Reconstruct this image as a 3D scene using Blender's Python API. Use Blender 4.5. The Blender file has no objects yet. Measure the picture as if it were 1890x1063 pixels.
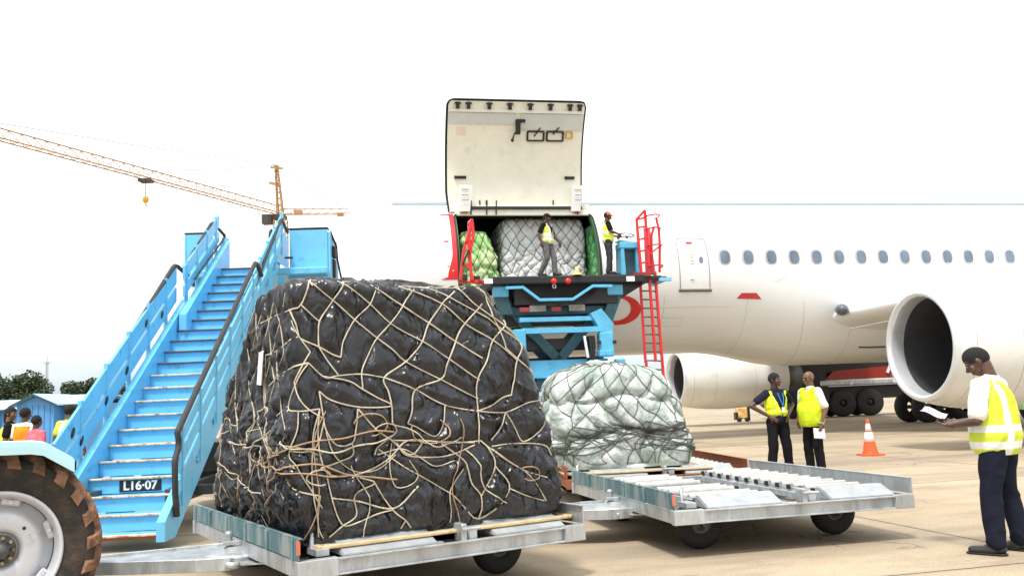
import bpy, bmesh, math, random
from math import *
from mathutils import Vector as V, Matrix as M, noise
from mathutils.kdtree import KDTree
rnd = random.Random(11)
C = bpy.context.scene.collection
Z = V((0, 0, 1))
WM = {}                                   # world matrix of each root

def lerp(a, b, t): return a + (b - a) * t
def sstep(a, b, x):
    t = min(1, max(0, (x - a) / (b - a))); return t * t * (3 - 2 * t)
def table(tb, z):
    """piecewise-linear lookup of rows (z, a, b, ...)"""
    if z <= tb[0][0]: return tb[0][1:]
    for r0, r1 in zip(tb, tb[1:]):
        if z <= r1[0]:
            t = (z - r0[0]) / (r1[0] - r0[0])
            return tuple(lerp(a, b, t) for a, b in zip(r0[1:], r1[1:]))
    return tb[-1][1:]

# ---------------------------------------------------------------- materials
def pm(name, col, rough=.5, metal=0, var=.12, vs=2.0, bump=0, bs=25, dirt=None, stretch=(1, 1, 1), coat=0, rvar=.1):
    m = bpy.data.materials.new(name); m.use_nodes = True
    n, l = m.node_tree.nodes, m.node_tree.links
    b = n['Principled BSDF']
    tc = n.new('ShaderNodeTexCoord'); mp = n.new('ShaderNodeMapping'); mp.inputs['Scale'].default_value = stretch
    l.new(tc.outputs['Object'], mp.inputs[0])
    nz = n.new('ShaderNodeTexNoise'); nz.inputs['Scale'].default_value = vs; nz.inputs['Detail'].default_value = 8; nz.inputs['Roughness'].default_value = .62
    l.new(mp.outputs[0], nz.inputs['Vector'])
    mr = n.new('ShaderNodeMapRange'); mr.inputs['From Min'].default_value = .3; mr.inputs['From Max'].default_value = .7
    mr.inputs['To Min'].default_value = 1 - var; mr.inputs['To Max'].default_value = 1 + var
    l.new(nz.outputs[0], mr.inputs[0])
    mx = n.new('ShaderNodeMix'); mx.data_type = 'RGBA'; mx.blend_type = 'MULTIPLY'; mx.inputs[0].default_value = 1
    mx.inputs[6].default_value = (*col, 1); l.new(mr.outputs[0], mx.inputs[7])
    out = mx.outputs[2]
    if dirt:
        dcol, lo, hi, ds = dirt
        n2 = n.new('ShaderNodeTexNoise'); n2.inputs['Scale'].default_value = ds; n2.inputs['Detail'].default_value = 9; n2.inputs['Roughness'].default_value = .7
        l.new(mp.outputs[0], n2.inputs['Vector'])
        r2 = n.new('ShaderNodeMapRange'); r2.inputs['From Min'].default_value = lo; r2.inputs['From Max'].default_value = hi
        l.new(n2.outputs[0], r2.inputs[0])
        m2 = n.new('ShaderNodeMix'); m2.data_type = 'RGBA'; l.new(r2.outputs[0], m2.inputs[0]); l.new(out, m2.inputs[6]); m2.inputs[7].default_value = (*dcol, 1)
        out = m2.outputs[2]
    l.new(out, b.inputs['Base Color'])
    b.inputs['Metallic'].default_value = metal
    rr = n.new('ShaderNodeMapRange'); rr.inputs['To Min'].default_value = max(0, rough - rvar); rr.inputs['To Max'].default_value = min(1, rough + rvar)
    l.new(nz.outputs[0], rr.inputs[0]); l.new(rr.outputs[0], b.inputs['Roughness'])
    if coat: b.inputs['Coat Weight'].default_value = coat; b.inputs['Coat Roughness'].default_value = .08
    if bump:
        n3 = n.new('ShaderNodeTexNoise'); n3.inputs['Scale'].default_value = bs; n3.inputs['Detail'].default_value = 7
        l.new(tc.outputs['Object'], n3.inputs['Vector'])
        bp = n.new('ShaderNodeBump'); bp.inputs['Strength'].default_value = bump; bp.inputs['Distance'].default_value = .02
        l.new(n3.outputs[0], bp.inputs['Height']); l.new(bp.outputs[0], b.inputs['Normal'])
    return m

# ---------------------------------------------------------------- mesh builder
class MB:
    def __init__(s, fr=None):
        s.v = []; s.f = []; s.sm = []; s.mi = []; s.fr = fr
    def add(s, vs, fs, smooth=False, m=0):
        o = len(s.v)
        s.v += [V(v) for v in vs]
        for f in fs: s.f.append([i + o for i in f]); s.sm.append(smooth); s.mi.append(m)
        return s
    def box(s, c, d, rot=None, bev=.004, m=0):
        hx, hy, hz = d[0] / 2, d[1] / 2, d[2] / 2
        b = min(bev, hx * .45, hy * .45, hz * .45)
        vs, idx = [], {}
        for sx in (-1, 1):
            for sy in (-1, 1):
                for sz in (-1, 1):
                    for k in range(3):
                        p = [sx * (hx - b), sy * (hy - b), sz * (hz - b)]
                        p[k] = (sx * hx, sy * hy, sz * hz)[k]
                        idx[(sx, sy, sz, k)] = len(vs); vs.append(V(p))
        fs = []
        for k in range(3):
            a, c2 = [(1, 2), (2, 0), (0, 1)][k]
            for sg in (-1, 1):
                q = []
                for (u, w) in ((-1, -1), (1, -1), (1, 1), (-1, 1)):
                    t = [0, 0, 0]; t[k] = sg; t[a] = u; t[c2] = w; q.append(idx[(*t, k)])
                fs.append(q if sg > 0 else q[::-1])
        for k in range(3):                       # edge chamfers
            a, c2 = [(1, 2), (2, 0), (0, 1)][k]
            for u in (-1, 1):
                for w in (-1, 1):
                    q = []
                    for sg, kk in ((-1, a), (1, a), (1, c2), (-1, c2)):
                        t = [0, 0, 0]; t[k] = sg; t[a] = u; t[c2] = w; q.append(idx[(*t, kk)])
                    fs.append(q if u * w < 0 else q[::-1])
        for sx in (-1, 1):
            for sy in (-1, 1):
                for sz in (-1, 1):
                    q = [idx[(sx, sy, sz, k)] for k in range(3)]
                    fs.append(q if sx * sy * sz > 0 else q[::-1])
        if rot is not None: vs = [rot @ v for v in vs]
        c = V(c)
        return s.add([v + c for v in vs], fs, False, m)
    def bar(s, p0, p1, w, h, up=Z, bev=.003, m=0):
        """box along p0-p1, w wide sideways, h high along up"""
        p0, p1 = V(p0), V(p1); d = p1 - p0; L = d.length; d.normalize()
        x = d.cross(V(up)); x = x.normalized() if x.length > 1e-4 else V((1, 0, 0)); z = x.cross(d)
        return s.box((p0 + p1) / 2, (w, L, h), M((x, d, z)).transposed(), bev, m)
    def tube(s, pts, r, n=8, closed=False, m=0, smooth=True):
        pts = [V(p) for p in pts]; N = len(pts)
        rs = r if isinstance(r, (list, tuple)) else [r] * N
        vs, fs = [], []; x = None
        for i, p in enumerate(pts):
            a = pts[(i - 1) % N] if (closed or i) else p
            b = pts[(i + 1) % N] if (closed or i < N - 1) else p
            d = (b - a)
            d = d.normalized() if d.length > 1e-9 else V((0, 0, 1))
            if x is None:
                x = d.orthogonal().normalized()
            else:
                x = x - d * x.dot(d); x = x.normalized() if x.length > 1e-6 else d.orthogonal().normalized()
            y = d.cross(x)
            for k in range(n):
                t = 2 * pi * k / n; vs.append(p + (x * cos(t) + y * sin(t)) * rs[i])
        for i in range(N if closed else N - 1):
            for k in range(n):
                j = (i + 1) % N
                fs.append([i * n + k, i * n + (k + 1) % n, j * n + (k + 1) % n, j * n + k])
        s.add(vs, fs, smooth, m)
        if not closed:
            s.add(vs[:n], [list(range(n))[::-1]], False, m); s.add(vs[-n:], [list(range(n))], False, m)
        return s
    def lathe(s, prof, c=(0, 0, 0), axis=(0, 0, 1), n=24, m=0, smooth=True, ref=None):
        """prof: (radius, height along axis)"""
        ax = V(axis).normalized(); x = (V(ref) if ref else ax.orthogonal()).normalized(); y = ax.cross(x); c = V(c)
        vs, fs = [], []
        for r, h in prof:
            for k in range(n):
                t = 2 * pi * k / n; vs.append(c + ax * h + (x * cos(t) + y * sin(t)) * max(r, 1e-4))
        for i in range(len(prof) - 1):
            for k in range(n):
                fs.append([i * n + k, i * n + (k + 1) % n, (i + 1) * n + (k + 1) % n, (i + 1) * n + k])
        return s.add(vs, fs, smooth, m)
    def prism(s, poly, o, u, w, e, m=0):
        """polygon poly (a,b) -> o+u*a+w*b, extruded by vector e"""
        o, u, w, e = V(o), V(u), V(w), V(e); n = len(poly)
        p = [o + u * a + w * b for a, b in poly]
        vs = p + [q + e for q in p]
        fs = [list(range(n))[::-1], [n + i for i in range(n)]] + [[i, (i + 1) % n, n + (i + 1) % n, n + i] for i in range(n)]
        return s.add(vs, fs, False, m)
    def ell(s, c, r, rot=None, nu=16, nv=10, m=0):
        c = V(c); vs, fs = [], []
        for i in range(nv + 1):
            ph = -pi / 2 + pi * i / nv
            for k in range(nu):
                t = 2 * pi * k / nu
                p = V((r[0] * cos(ph) * cos(t), r[1] * cos(ph) * sin(t), r[2] * sin(ph)))
                if i in (0, nv): p = V((0, 0, r[2] * (1 if i else -1)))
                if rot is not None: p = rot @ p
                vs.append(p + c)
        for i in range(nv):
            for k in range(nu):
                a, b = i * nu + k, i * nu + (k + 1) % nu
                if i == 0: fs.append([a, b + nu, a + nu])
                elif i == nv - 1: fs.append([a, b, a + nu])
                else: fs.append([a, b, b + nu, a + nu])
        return s.add(vs, fs, True, m)
    def cap(s, p0, r0, p1, r1, sx=1, wide=None, n=14):
        """closed tapered capsule; sx widens it along direction `wide`"""
        p0, p1 = V(p0), V(p1); d = p1 - p0; L = d.length; d = d.normalized() if L > 1e-6 else Z.copy()
        x = V(wide) if wide else d.orthogonal(); x = (x - d * x.dot(d)).normalized(); y = d.cross(x)
        vs, fs, K = [], [], 5
        rings = [(-r0 * cos(pi / 2 * k / K), r0 * sin(pi / 2 * k / K)) for k in range(K + 1)] + \
                [(L + r1 * sin(pi / 2 * k / K), r1 * cos(pi / 2 * k / K)) for k in range(K + 1)]
        for h, r in rings:
            for k in range(n):
                t = 2 * pi * k / n; vs.append(p0 + d * h + x * cos(t) * max(r, 1e-4) * sx + y * sin(t) * max(r, 1e-4))
        for i in range(len(rings) - 1):
            for k in range(n): fs.append([i * n + k, i * n + (k + 1) % n, (i + 1) * n + (k + 1) % n, (i + 1) * n + k])
        fs.append(list(range(n))[::-1]); fs.append([(len(rings) - 1) * n + k for k in range(n)])
        return s.add(vs, fs, True)
    def mesh(s, name, mats):
        me = bpy.data.meshes.new(name)
        vs = s.v if s.fr is None else [s.fr @ v for v in s.v]
        me.from_pydata([tuple(v) for v in vs], [], s.f)
        for mt in mats: me.materials.append(mt)
        me.polygons.foreach_set('use_smooth', s.sm); me.polygons.foreach_set('material_index', s.mi)
        me.validate(); me.update()
        return me
    def build(s, name, mat, parent=None, origin=None, label=None):
        mats = mat if isinstance(mat, (list, tuple)) else [mat]
        me = s.mesh(name, mats)
        return place(me, name, parent, origin, label)

def place(me, name, parent=None, origin=None, label=None):
    o = bpy.data.objects.new(name, me); C.objects.link(o)
    if parent is not None:
        W = WM[parent.name]; me.transform(W.inverted()); o.parent = parent; WM[o.name] = W
    elif origin is not None:
        T = M.Translation(V(origin)); me.transform(T.inverted()); o.location = origin; WM[o.name] = T
    else: WM[o.name] = M.Identity(4)
    if label: o['label'] = label
    return o

def tag(o, label, cat, group=None, kind=None):
    if label: o['label'] = label
    if cat: o['category'] = cat
    if group: o['group'] = group
    if kind: o['kind'] = kind
    return o
def structure(o): o['kind'] = 'structure'; return o

def thing(name, label, cat, loc=(0, 0, 0), rz=0, group=None):
    o = bpy.data.objects.new(name, None); C.objects.link(o); o.empty_display_size = .2
    o.location = loc; o.rotation_euler = (0, 0, rz)
    WM[o.name] = M.Translation(V(loc)) @ M.Rotation(rz, 4, 'Z')
    return tag(o, label, cat, group)

def textmesh(name, s, size, M4, mat, parent, ext=.004, offset=0.0, sx=1.0, label=None):
    cu = bpy.data.curves.new(name, 'FONT'); cu.body = s; cu.size = size; cu.extrude = ext; cu.offset = offset
    cu.align_x = 'CENTER'; cu.align_y = 'CENTER'
    t = bpy.data.objects.new(name + '_tmp', cu); C.objects.link(t)
    dg = bpy.context.evaluated_depsgraph_get(); me = bpy.data.meshes.new_from_object(t.evaluated_get(dg)); me.name = name
    bpy.data.objects.remove(t); bpy.data.curves.remove(cu)
    me.materials.clear(); me.materials.append(mat)
    me.transform(M.Diagonal((sx, 1, 1, 1))); me.transform(M4)
    return place(me, name, parent, None, label)

def frame(o, u, w, nrm):
    m = M.Identity(4)
    for i in range(3): m[i][0] = u[i]; m[i][1] = w[i]; m[i][2] = nrm[i]; m[i][3] = o[i]
    return m
def rot2(deg): return M.Rotation(radians(deg), 4, 'Z')

def remeshed(mb, name, mat, parent, voxel=.01, smooth=4, wrinkle=0, wscale=10, keep=None, origin=None, seed=0, xf=None, cuts=()):
    """union of overlapping closed shapes as ONE continuous surface"""
    me = mb.mesh(name, [])
    t = bpy.data.objects.new(name + '_tmp', me); C.objects.link(t)
    r = t.modifiers.new('r', 'REMESH'); r.mode = 'VOXEL'; r.voxel_size = voxel; r.use_smooth_shade = True
    if smooth:
        sm = t.modifiers.new('s', 'SMOOTH'); sm.iterations = smooth; sm.factor = .5
    dg = bpy.context.evaluated_depsgraph_get(); me2 = bpy.data.meshes.new_from_object(t.evaluated_get(dg)); me2.name = name
    bpy.data.objects.remove(t); bpy.data.meshes.remove(me)
    if wrinkle:
        ns = [v.normal.copy() for v in me2.vertices]
        for v, nn in zip(me2.vertices, ns):
            p = v.co * wscale + V((seed, 0, 0))
            q = noise.noise(V((p.x, p.y, p.z * .55)) + V((noise.noise(p * .6), 0, noise.noise(p * .6 + V((5, 5, 5))))))
            v.co += nn * wrinkle * (1 - 2.4 * abs(q))
    if keep:
        bm = bmesh.new(); bm.from_mesh(me2)
        for co_, no_ in cuts: bmesh.ops.bisect_plane(bm, geom=bm.verts[:] + bm.edges[:] + bm.faces[:], plane_co=co_, plane_no=no_, clear_outer=True)
        bmesh.ops.delete(bm, geom=[f for f in bm.faces if not keep(f.calc_center_median())], context='FACES')
        bm.to_mesh(me2); bm.free()
    me2.materials.clear(); me2.materials.append(mat)
    for p in me2.polygons: p.use_smooth = True
    if xf is not None: me2.transform(xf)
    return place(me2, name, parent, origin)
# ---------------------------------------------------------------- materials of the place
BLUE = (.15, .51, .78)
m_blue = pm('stairs_blue_paint', BLUE, .38, var=.10, vs=1.6, dirt=((.08, .20, .28), .56, .78, 6), bump=.08, bs=30)
m_blue2 = pm('loader_blue_paint', (.10, .42, .64), .4, var=.12, vs=2, dirt=((.05, .14, .18), .56, .75, 5))
m_teal = pm('dark_teal_paint', (.020, .085, .11), .5, var=.2, dirt=((.01, .02, .02), .5, .7, 4))
m_black = pm('black_metal', (.012, .012, .014), .55, var=.2, bump=.1)
m_rubber = pm('rubber_rail', (.03, .029, .028), .6, var=.25, vs=8, bump=.2, bs=60, dirt=((.10, .09, .075), .55, .8, 9))
m_tyre = pm('tyre_rubber', (.016, .015, .015), .75, var=.3, vs=6, bump=.3, bs=40)
m_tyre_dust = pm('dusty_tyre_rubber', (.022, .019, .016), .85, var=.4, vs=7, bump=.4, bs=40, dirt=((.10, .065, .04), .45, .85, 7))
m_lug = pm('clay_worn_lug', (.24, .125, .075), .9, var=.5, vs=9, bump=.5, bs=35, dirt=((.06, .04, .03), .5, .68, 12))
m_galv = pm('galvanised_steel', (.50, .53, .55), .45, .55, var=.22, vs=6, dirt=((.30, .29, .27), .50, .75, 9), stretch=(1, 1, .35), bump=.06, bs=40)
m_galv_l = pm('pale_galvanised_plate', (.40, .43, .45), .45, .25, var=.18, vs=8, dirt=((.42, .40, .37), .55, .8, 14))
m_galv_t = pm('teal_stained_panel', (.10, .21, .24), .5, .25, var=.35, vs=5, dirt=((.33, .36, .36), .46, .64, 5), stretch=(1, 1, .3), bump=.08, bs=30)
m_rust = pm('rust', (.32, .10, .045), .85, var=.35, vs=8, dirt=((.12, .05, .03), .5, .7, 8), bump=.3)
m_bay = pm('dolly_floor', (.20, .185, .16), .8, var=.25, vs=4, dirt=((.14, .12, .10), .5, .75, 5))
m_roller = pm('roller_steel', (.46, .46, .45), .4, .15, var=.2, vs=12, dirt=((.5, .47, .42), .55, .8, 14))
m_wood = pm('pallet_edge', (.62, .47, .27), .6, .1, var=.2, vs=9, dirt=((.30, .22, .12), .55, .75, 10))
m_alu = pm('pallet_sheet', (.55, .54, .48), .5, .4, var=.15)
m_red = pm('red_paint', (.66, .018, .022), .42, var=.12, vs=3, dirt=((.25, .02, .02), .6, .8, 6))
m_redlamp = pm('red_plastic', (.75, .02, .015), .25, var=.05)
m_orange = pm('orange_plastic', (.85, .10, .015), .5, var=.1, vs=6, dirt=((.45, .12, .04), .6, .85, 8))
m_white = pm('white_paint', (.82, .83, .82), .35, var=.03)
m_cream = pm('cream_liner', (.85, .85, .74), .45, var=.05, vs=2, dirt=((.62, .62, .50), .55, .8, 2.5))
m_cream2 = pm('grey_liner', (.60, .64, .62), .45, var=.06)
m_wear = pm('worn_nosing', (.72, .55, .38), .5, .2, var=.3, vs=14, dirt=((.35, .12, .06), .5, .62, 10))
m_nose_dk = pm('dark_nosing', (.07, .045, .035), .6, var=.4, vs=10, dirt=((.30, .08, .05), .55, .7, 9))
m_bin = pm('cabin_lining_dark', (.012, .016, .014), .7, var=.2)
m_frame_g = pm('zinc_chromate_frame', (.06, .16, .06), .5, var=.2)
m_winpane = pm('cabin_window_pane', (.13, .17, .23), .12, var=.35, vs=1.2)
m_winring = pm('window_surround', (.46, .50, .56), .35, var=.05)
m_lip = pm('polished_lip', (.74, .77, .80), .30, .45, var=.04)
m_intake = pm('intake_liner', (.075, .075, .08), .4, .1, var=.15)
m_fan = pm('fan_blade', (.05, .05, .055), .25, .5, var=.1)
m_steel = pm('dark_steel', (.10, .10, .10), .45, .6, var=.2)
m_line = pm('panel_line', (.42, .42, .40), .6, var=.1)
m_rim = pm('silver_rim', (.58, .60, .64), .42, .35, var=.10, vs=4, dirt=((.30, .29, .29), .56, .8, 8), bump=.05)
m_lens = pm('landing_light_lens', (.10, .12, .15), .12, var=.2)
m_crane = pm('crane_ochre_paint', (.42, .25, .11), .6, var=.15)
m_cranedk = pm('crane_dark_parts', (.05, .05, .04), .6, var=.15)
m_cable = pm('steel_cable', (.33, .28, .26), .6, var=.1)
m_tar = pm('asphalt_patch', (.06, .06, .06), .9)
m_paper = pm('paper', (.85, .85, .88), .7, var=.03)
m_tank = pm('tanker_red', (.26, .022, .012), .35, var=.1)

def plane_paint():
    m = pm('aircraft_white_paint', (.80, .81, .80), .30, var=.02, vs=.6, coat=.25, rvar=.06)
    n, l = m.node_tree.nodes, m.node_tree.links; b = n['Principled BSDF']
    src = b.inputs['Base Color'].links[0].from_socket
    tc = n.new('ShaderNodeTexCoord'); sx = n.new('ShaderNodeSeparateXYZ'); l.new(tc.outputs['Object'], sx.inputs[0])
    # edge shading of the fuselage crown, painted in as a blue-grey band
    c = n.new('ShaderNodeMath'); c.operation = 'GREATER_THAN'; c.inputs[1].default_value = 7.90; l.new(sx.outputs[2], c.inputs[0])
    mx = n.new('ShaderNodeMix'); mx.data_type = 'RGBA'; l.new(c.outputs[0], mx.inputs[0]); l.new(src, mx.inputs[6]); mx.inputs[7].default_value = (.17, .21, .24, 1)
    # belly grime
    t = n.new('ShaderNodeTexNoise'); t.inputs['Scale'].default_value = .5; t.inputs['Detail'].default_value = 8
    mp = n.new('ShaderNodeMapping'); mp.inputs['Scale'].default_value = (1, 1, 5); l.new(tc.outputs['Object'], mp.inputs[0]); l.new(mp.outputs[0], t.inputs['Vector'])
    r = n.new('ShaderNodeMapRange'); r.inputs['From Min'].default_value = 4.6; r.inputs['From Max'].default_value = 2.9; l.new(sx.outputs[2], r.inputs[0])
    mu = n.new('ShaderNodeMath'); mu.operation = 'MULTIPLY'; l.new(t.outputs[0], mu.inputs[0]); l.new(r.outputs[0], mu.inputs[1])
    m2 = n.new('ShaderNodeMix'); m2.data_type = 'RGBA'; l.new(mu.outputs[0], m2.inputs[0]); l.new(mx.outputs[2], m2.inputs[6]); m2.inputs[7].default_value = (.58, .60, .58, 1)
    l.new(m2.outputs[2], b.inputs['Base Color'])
    return m
m_plane = plane_paint()
m_nac = pm('nacelle_paint', (.78, .79, .76), .32, var=.03, vs=.8, coat=.2, dirt=((.60, .62, .60), .45, .85, .9))

def film(name, col, rough, col2, fold, crinkle, spec=.5, fs=5.5, zs=.32):
    """crumpled sheet plastic: base mixed with a second tone, long folds and fine crinkles as bump"""
    m = bpy.data.materials.new(name); m.use_nodes = True
    n, l = m.node_tree.nodes, m.node_tree.links; b = n['Principled BSDF']
    tc = n.new('ShaderNodeTexCoord')
    w = n.new('ShaderNodeTexNoise'); w.inputs['Scale'].default_value = 2.2; w.inputs['Detail'].default_value = 3; l.new(tc.outputs['Object'], w.inputs['Vector'])
    ad = n.new('ShaderNodeMixRGB'); ad.blend_type = 'ADD'; ad.inputs[0].default_value = .35; l.new(tc.outputs['Object'], ad.inputs[1]); l.new(w.outputs['Color'], ad.inputs[2])
    mp = n.new('ShaderNodeMapping'); mp.inputs['Scale'].default_value = (1, 1, zs); mp.inputs['Rotation'].default_value = (0, .35, 0); l.new(ad.outputs[0], mp.inputs[0])
    a = n.new('ShaderNodeTexNoise'); a.inputs['Scale'].default_value = fs; a.inputs['Detail'].default_value = 2.5; a.inputs['Roughness'].default_value = .45; a.inputs['Distortion'].default_value = 1.1; l.new(mp.outputs[0], a.inputs['Vector'])
    v = n.new('ShaderNodeTexNoise'); v.inputs['Scale'].default_value = fs * 3.1; v.inputs['Detail'].default_value = 2; v.inputs['Distortion'].default_value = 1.4; l.new(mp.outputs[0], v.inputs['Vector'])
    v1 = n.new('ShaderNodeMath'); v1.operation = 'SUBTRACT'; v1.inputs[1].default_value = .5; l.new(v.outputs[0], v1.inputs[0]); v2 = n.new('ShaderNodeMath'); v2.operation = 'ABSOLUTE'; l.new(v1.outputs[0], v2.inputs[0])
    r1 = n.new('ShaderNodeMath'); r1.operation = 'SUBTRACT'; r1.inputs[1].default_value = .5; l.new(a.outputs[0], r1.inputs[0])
    r2 = n.new('ShaderNodeMath'); r2.operation = 'ABSOLUTE'; l.new(r1.outputs[0], r2.inputs[0])
    b1 = n.new('ShaderNodeBump'); b1.inputs['Strength'].default_value = fold; b1.inputs['Distance'].default_value = .12; b1.invert = True; l.new(r2.outputs[0], b1.inputs['Height'])
    b2 = n.new('ShaderNodeBump'); b2.inputs['Strength'].default_value = crinkle; b2.inputs['Distance'].default_value = .035; b2.invert = True; l.new(v2.outputs[0], b2.inputs['Height']); l.new(b1.outputs[0], b2.inputs['Normal'])
    l.new(b2.outputs[0], b.inputs['Normal'])
    nz = n.new('ShaderNodeTexNoise'); nz.inputs['Scale'].default_value = 3.5; nz.inputs['Detail'].default_value = 6; l.new(mp.outputs[0], nz.inputs['Vector'])
    rp = n.new('ShaderNodeMapRange'); rp.inputs['From Min'].default_value = .42; rp.inputs['From Max'].default_value = .62; l.new(nz.outputs[0], rp.inputs[0])
    mx = n.new('ShaderNodeMix'); mx.data_type = 'RGBA'; l.new(rp.outputs[0], mx.inputs[0]); mx.inputs[6].default_value = (*col, 1); mx.inputs[7].default_value = (*col2, 1)
    l.new(mx.outputs[2], b.inputs['Base Color']); b.inputs['Roughness'].default_value = rough; b.inputs['Specular IOR Level'].default_value = spec
    return m
m_film_k = film('black_plastic_film', (.007, .008, .012), .28, (.017, .019, .027), .95, .30, .6, 3.6, .24)
m_film_c = film('clear_plastic_over_green_sacks', (.30, .37, .32), .2, (.66, .70, .69), .5, .4)
m_film_s = film('silver_plastic_film', (.62, .66, .66), .25, (.82, .84, .84), .6, .4)
m_film_g = film('pale_green_plastic', (.32, .62, .20), .35, (.60, .74, .38), .6, .3)
m_film_dg = film('deep_green_plastic', (.05, .30, .08), .35, (.16, .44, .18), .6, .3)
m_rope = pm('net_cord_cream', (.58, .52, .40), .85, var=.25, vs=9, dirt=((.22, .16, .10), .5, .75, 6), bump=.3, bs=90)
m_rope_o = pm('loose_cord_rusty', (.40, .27, .17), .85, var=.3, vs=9, bump=.3, bs=90)
m_rope_d = pm('net_cord_dark', (.10, .10, .085), .85, var=.3, vs=9)
# ---------------------------------------------------------------- camera
scn = bpy.context.scene
cam = bpy.data.cameras.new('camera'); camo = bpy.data.objects.new('camera', cam); C.objects.link(camo)
cam.sensor_width = 36; cam.lens = 31.0; cam.clip_end = 5000; cam.clip_start = .1
pit, rol = radians(7.441), radians(2.485)
fw = V((0, cos(pit), sin(pit))); up = V((0, -sin(pit), cos(pit))); rt = V((1, 0, 0))
rt2 = rt * cos(rol) - up * sin(rol); up2 = rt * sin(rol) + up * cos(rol)
mm = M.Identity(4)
for i in range(3): mm[i][0] = rt2[i]; mm[i][1] = up2[i]; mm[i][2] = -fw[i]
mm.translation = V((0, 0, 1.45)); camo.matrix_world = mm
scn.camera = camo
scn.view_settings.view_transform = 'Standard'; scn.view_settings.look = 'None'
scn.view_settings.exposure = .85; scn.view_settings.gamma = 1

# ---------------------------------------------------------------- daylight: bright overcast
SUN_EL, SUN_AZ = radians(64), radians(200)      # azimuth clockwise from +Y: sun behind the camera
wd = bpy.data.worlds.new('World'); scn.world = wd; wd.use_nodes = True
n, l = wd.node_tree.nodes, wd.node_tree.links; bg = n['Background']; bg.inputs['Strength'].default_value = .1
sk = n.new('ShaderNodeTexSky'); sk.sky_type = 'NISHITA'; sk.sun_disc = False; sk.sun_elevation = SUN_EL; sk.sun_rotation = SUN_AZ
tc = n.new('ShaderNodeTexCoord'); sp = n.new('ShaderNodeSeparateXYZ'); l.new(tc.outputs['Generated'], sp.inputs[0])
mp = n.new('ShaderNodeMapping'); mp.inputs['Scale'].default_value = (1, 1, 7); l.new(tc.outputs['Generated'], mp.inputs[0])
nz = n.new('ShaderNodeTexNoise'); nz.inputs['Scale'].default_value = 2.6; nz.inputs['Detail'].default_value = 7; nz.inputs['Roughness'].default_value = .5; l.new(mp.outputs[0], nz.inputs['Vector'])
# cloud deck: thinner and bluer towards the horizon, thick and white above
el = n.new('ShaderNodeMapRange'); el.interpolation_type = 'SMOOTHSTEP'; el.inputs['From Min'].default_value = .0; el.inputs['From Max'].default_value = .17; l.new(sp.outputs[2], el.inputs[0])
low = n.new('ShaderNodeMix'); low.data_type = 'RGBA'
rr = n.new('ShaderNodeMapRange'); rr.interpolation_type = 'SMOOTHSTEP'; rr.inputs['From Min'].default_value = .42; rr.inputs['From Max'].default_value = .66; l.new(nz.outputs[0], rr.inputs[0]); l.new(rr.outputs[0], low.inputs[0])
low.inputs[6].default_value = (4.3, 5.0, 5.2, 1); low.inputs[7].default_value = (3.2, 3.7, 4.1, 1)
cl = n.new('ShaderNodeMix'); cl.data_type = 'RGBA'; l.new(el.outputs[0], cl.inputs[0]); l.new(low.outputs[2], cl.inputs[6]); cl.inputs[7].default_value = (8.3, 8.3, 8.2, 1)
mx = n.new('ShaderNodeMix'); mx.data_type = 'RGBA'; mx.inputs[0].default_value = .93; l.new(sk.outputs[0], mx.inputs[6]); l.new(cl.outputs[2], mx.inputs[7])
l.new(mx.outputs[2], bg.inputs[0])
sd = bpy.data.lights.new('sun', 'SUN'); sd.energy = 2.2; sd.angle = radians(10); sd.color = (1, .96, .9)
so = bpy.data.objects.new('sun', sd); C.objects.link(so)
sdir = V((sin(SUN_AZ) * cos(SUN_EL), cos(SUN_AZ) * cos(SUN_EL), sin(SUN_EL)))
so.rotation_euler = sdir.to_track_quat('Z', 'Y').to_euler(); so.location = (0, 0, 60)

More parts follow.
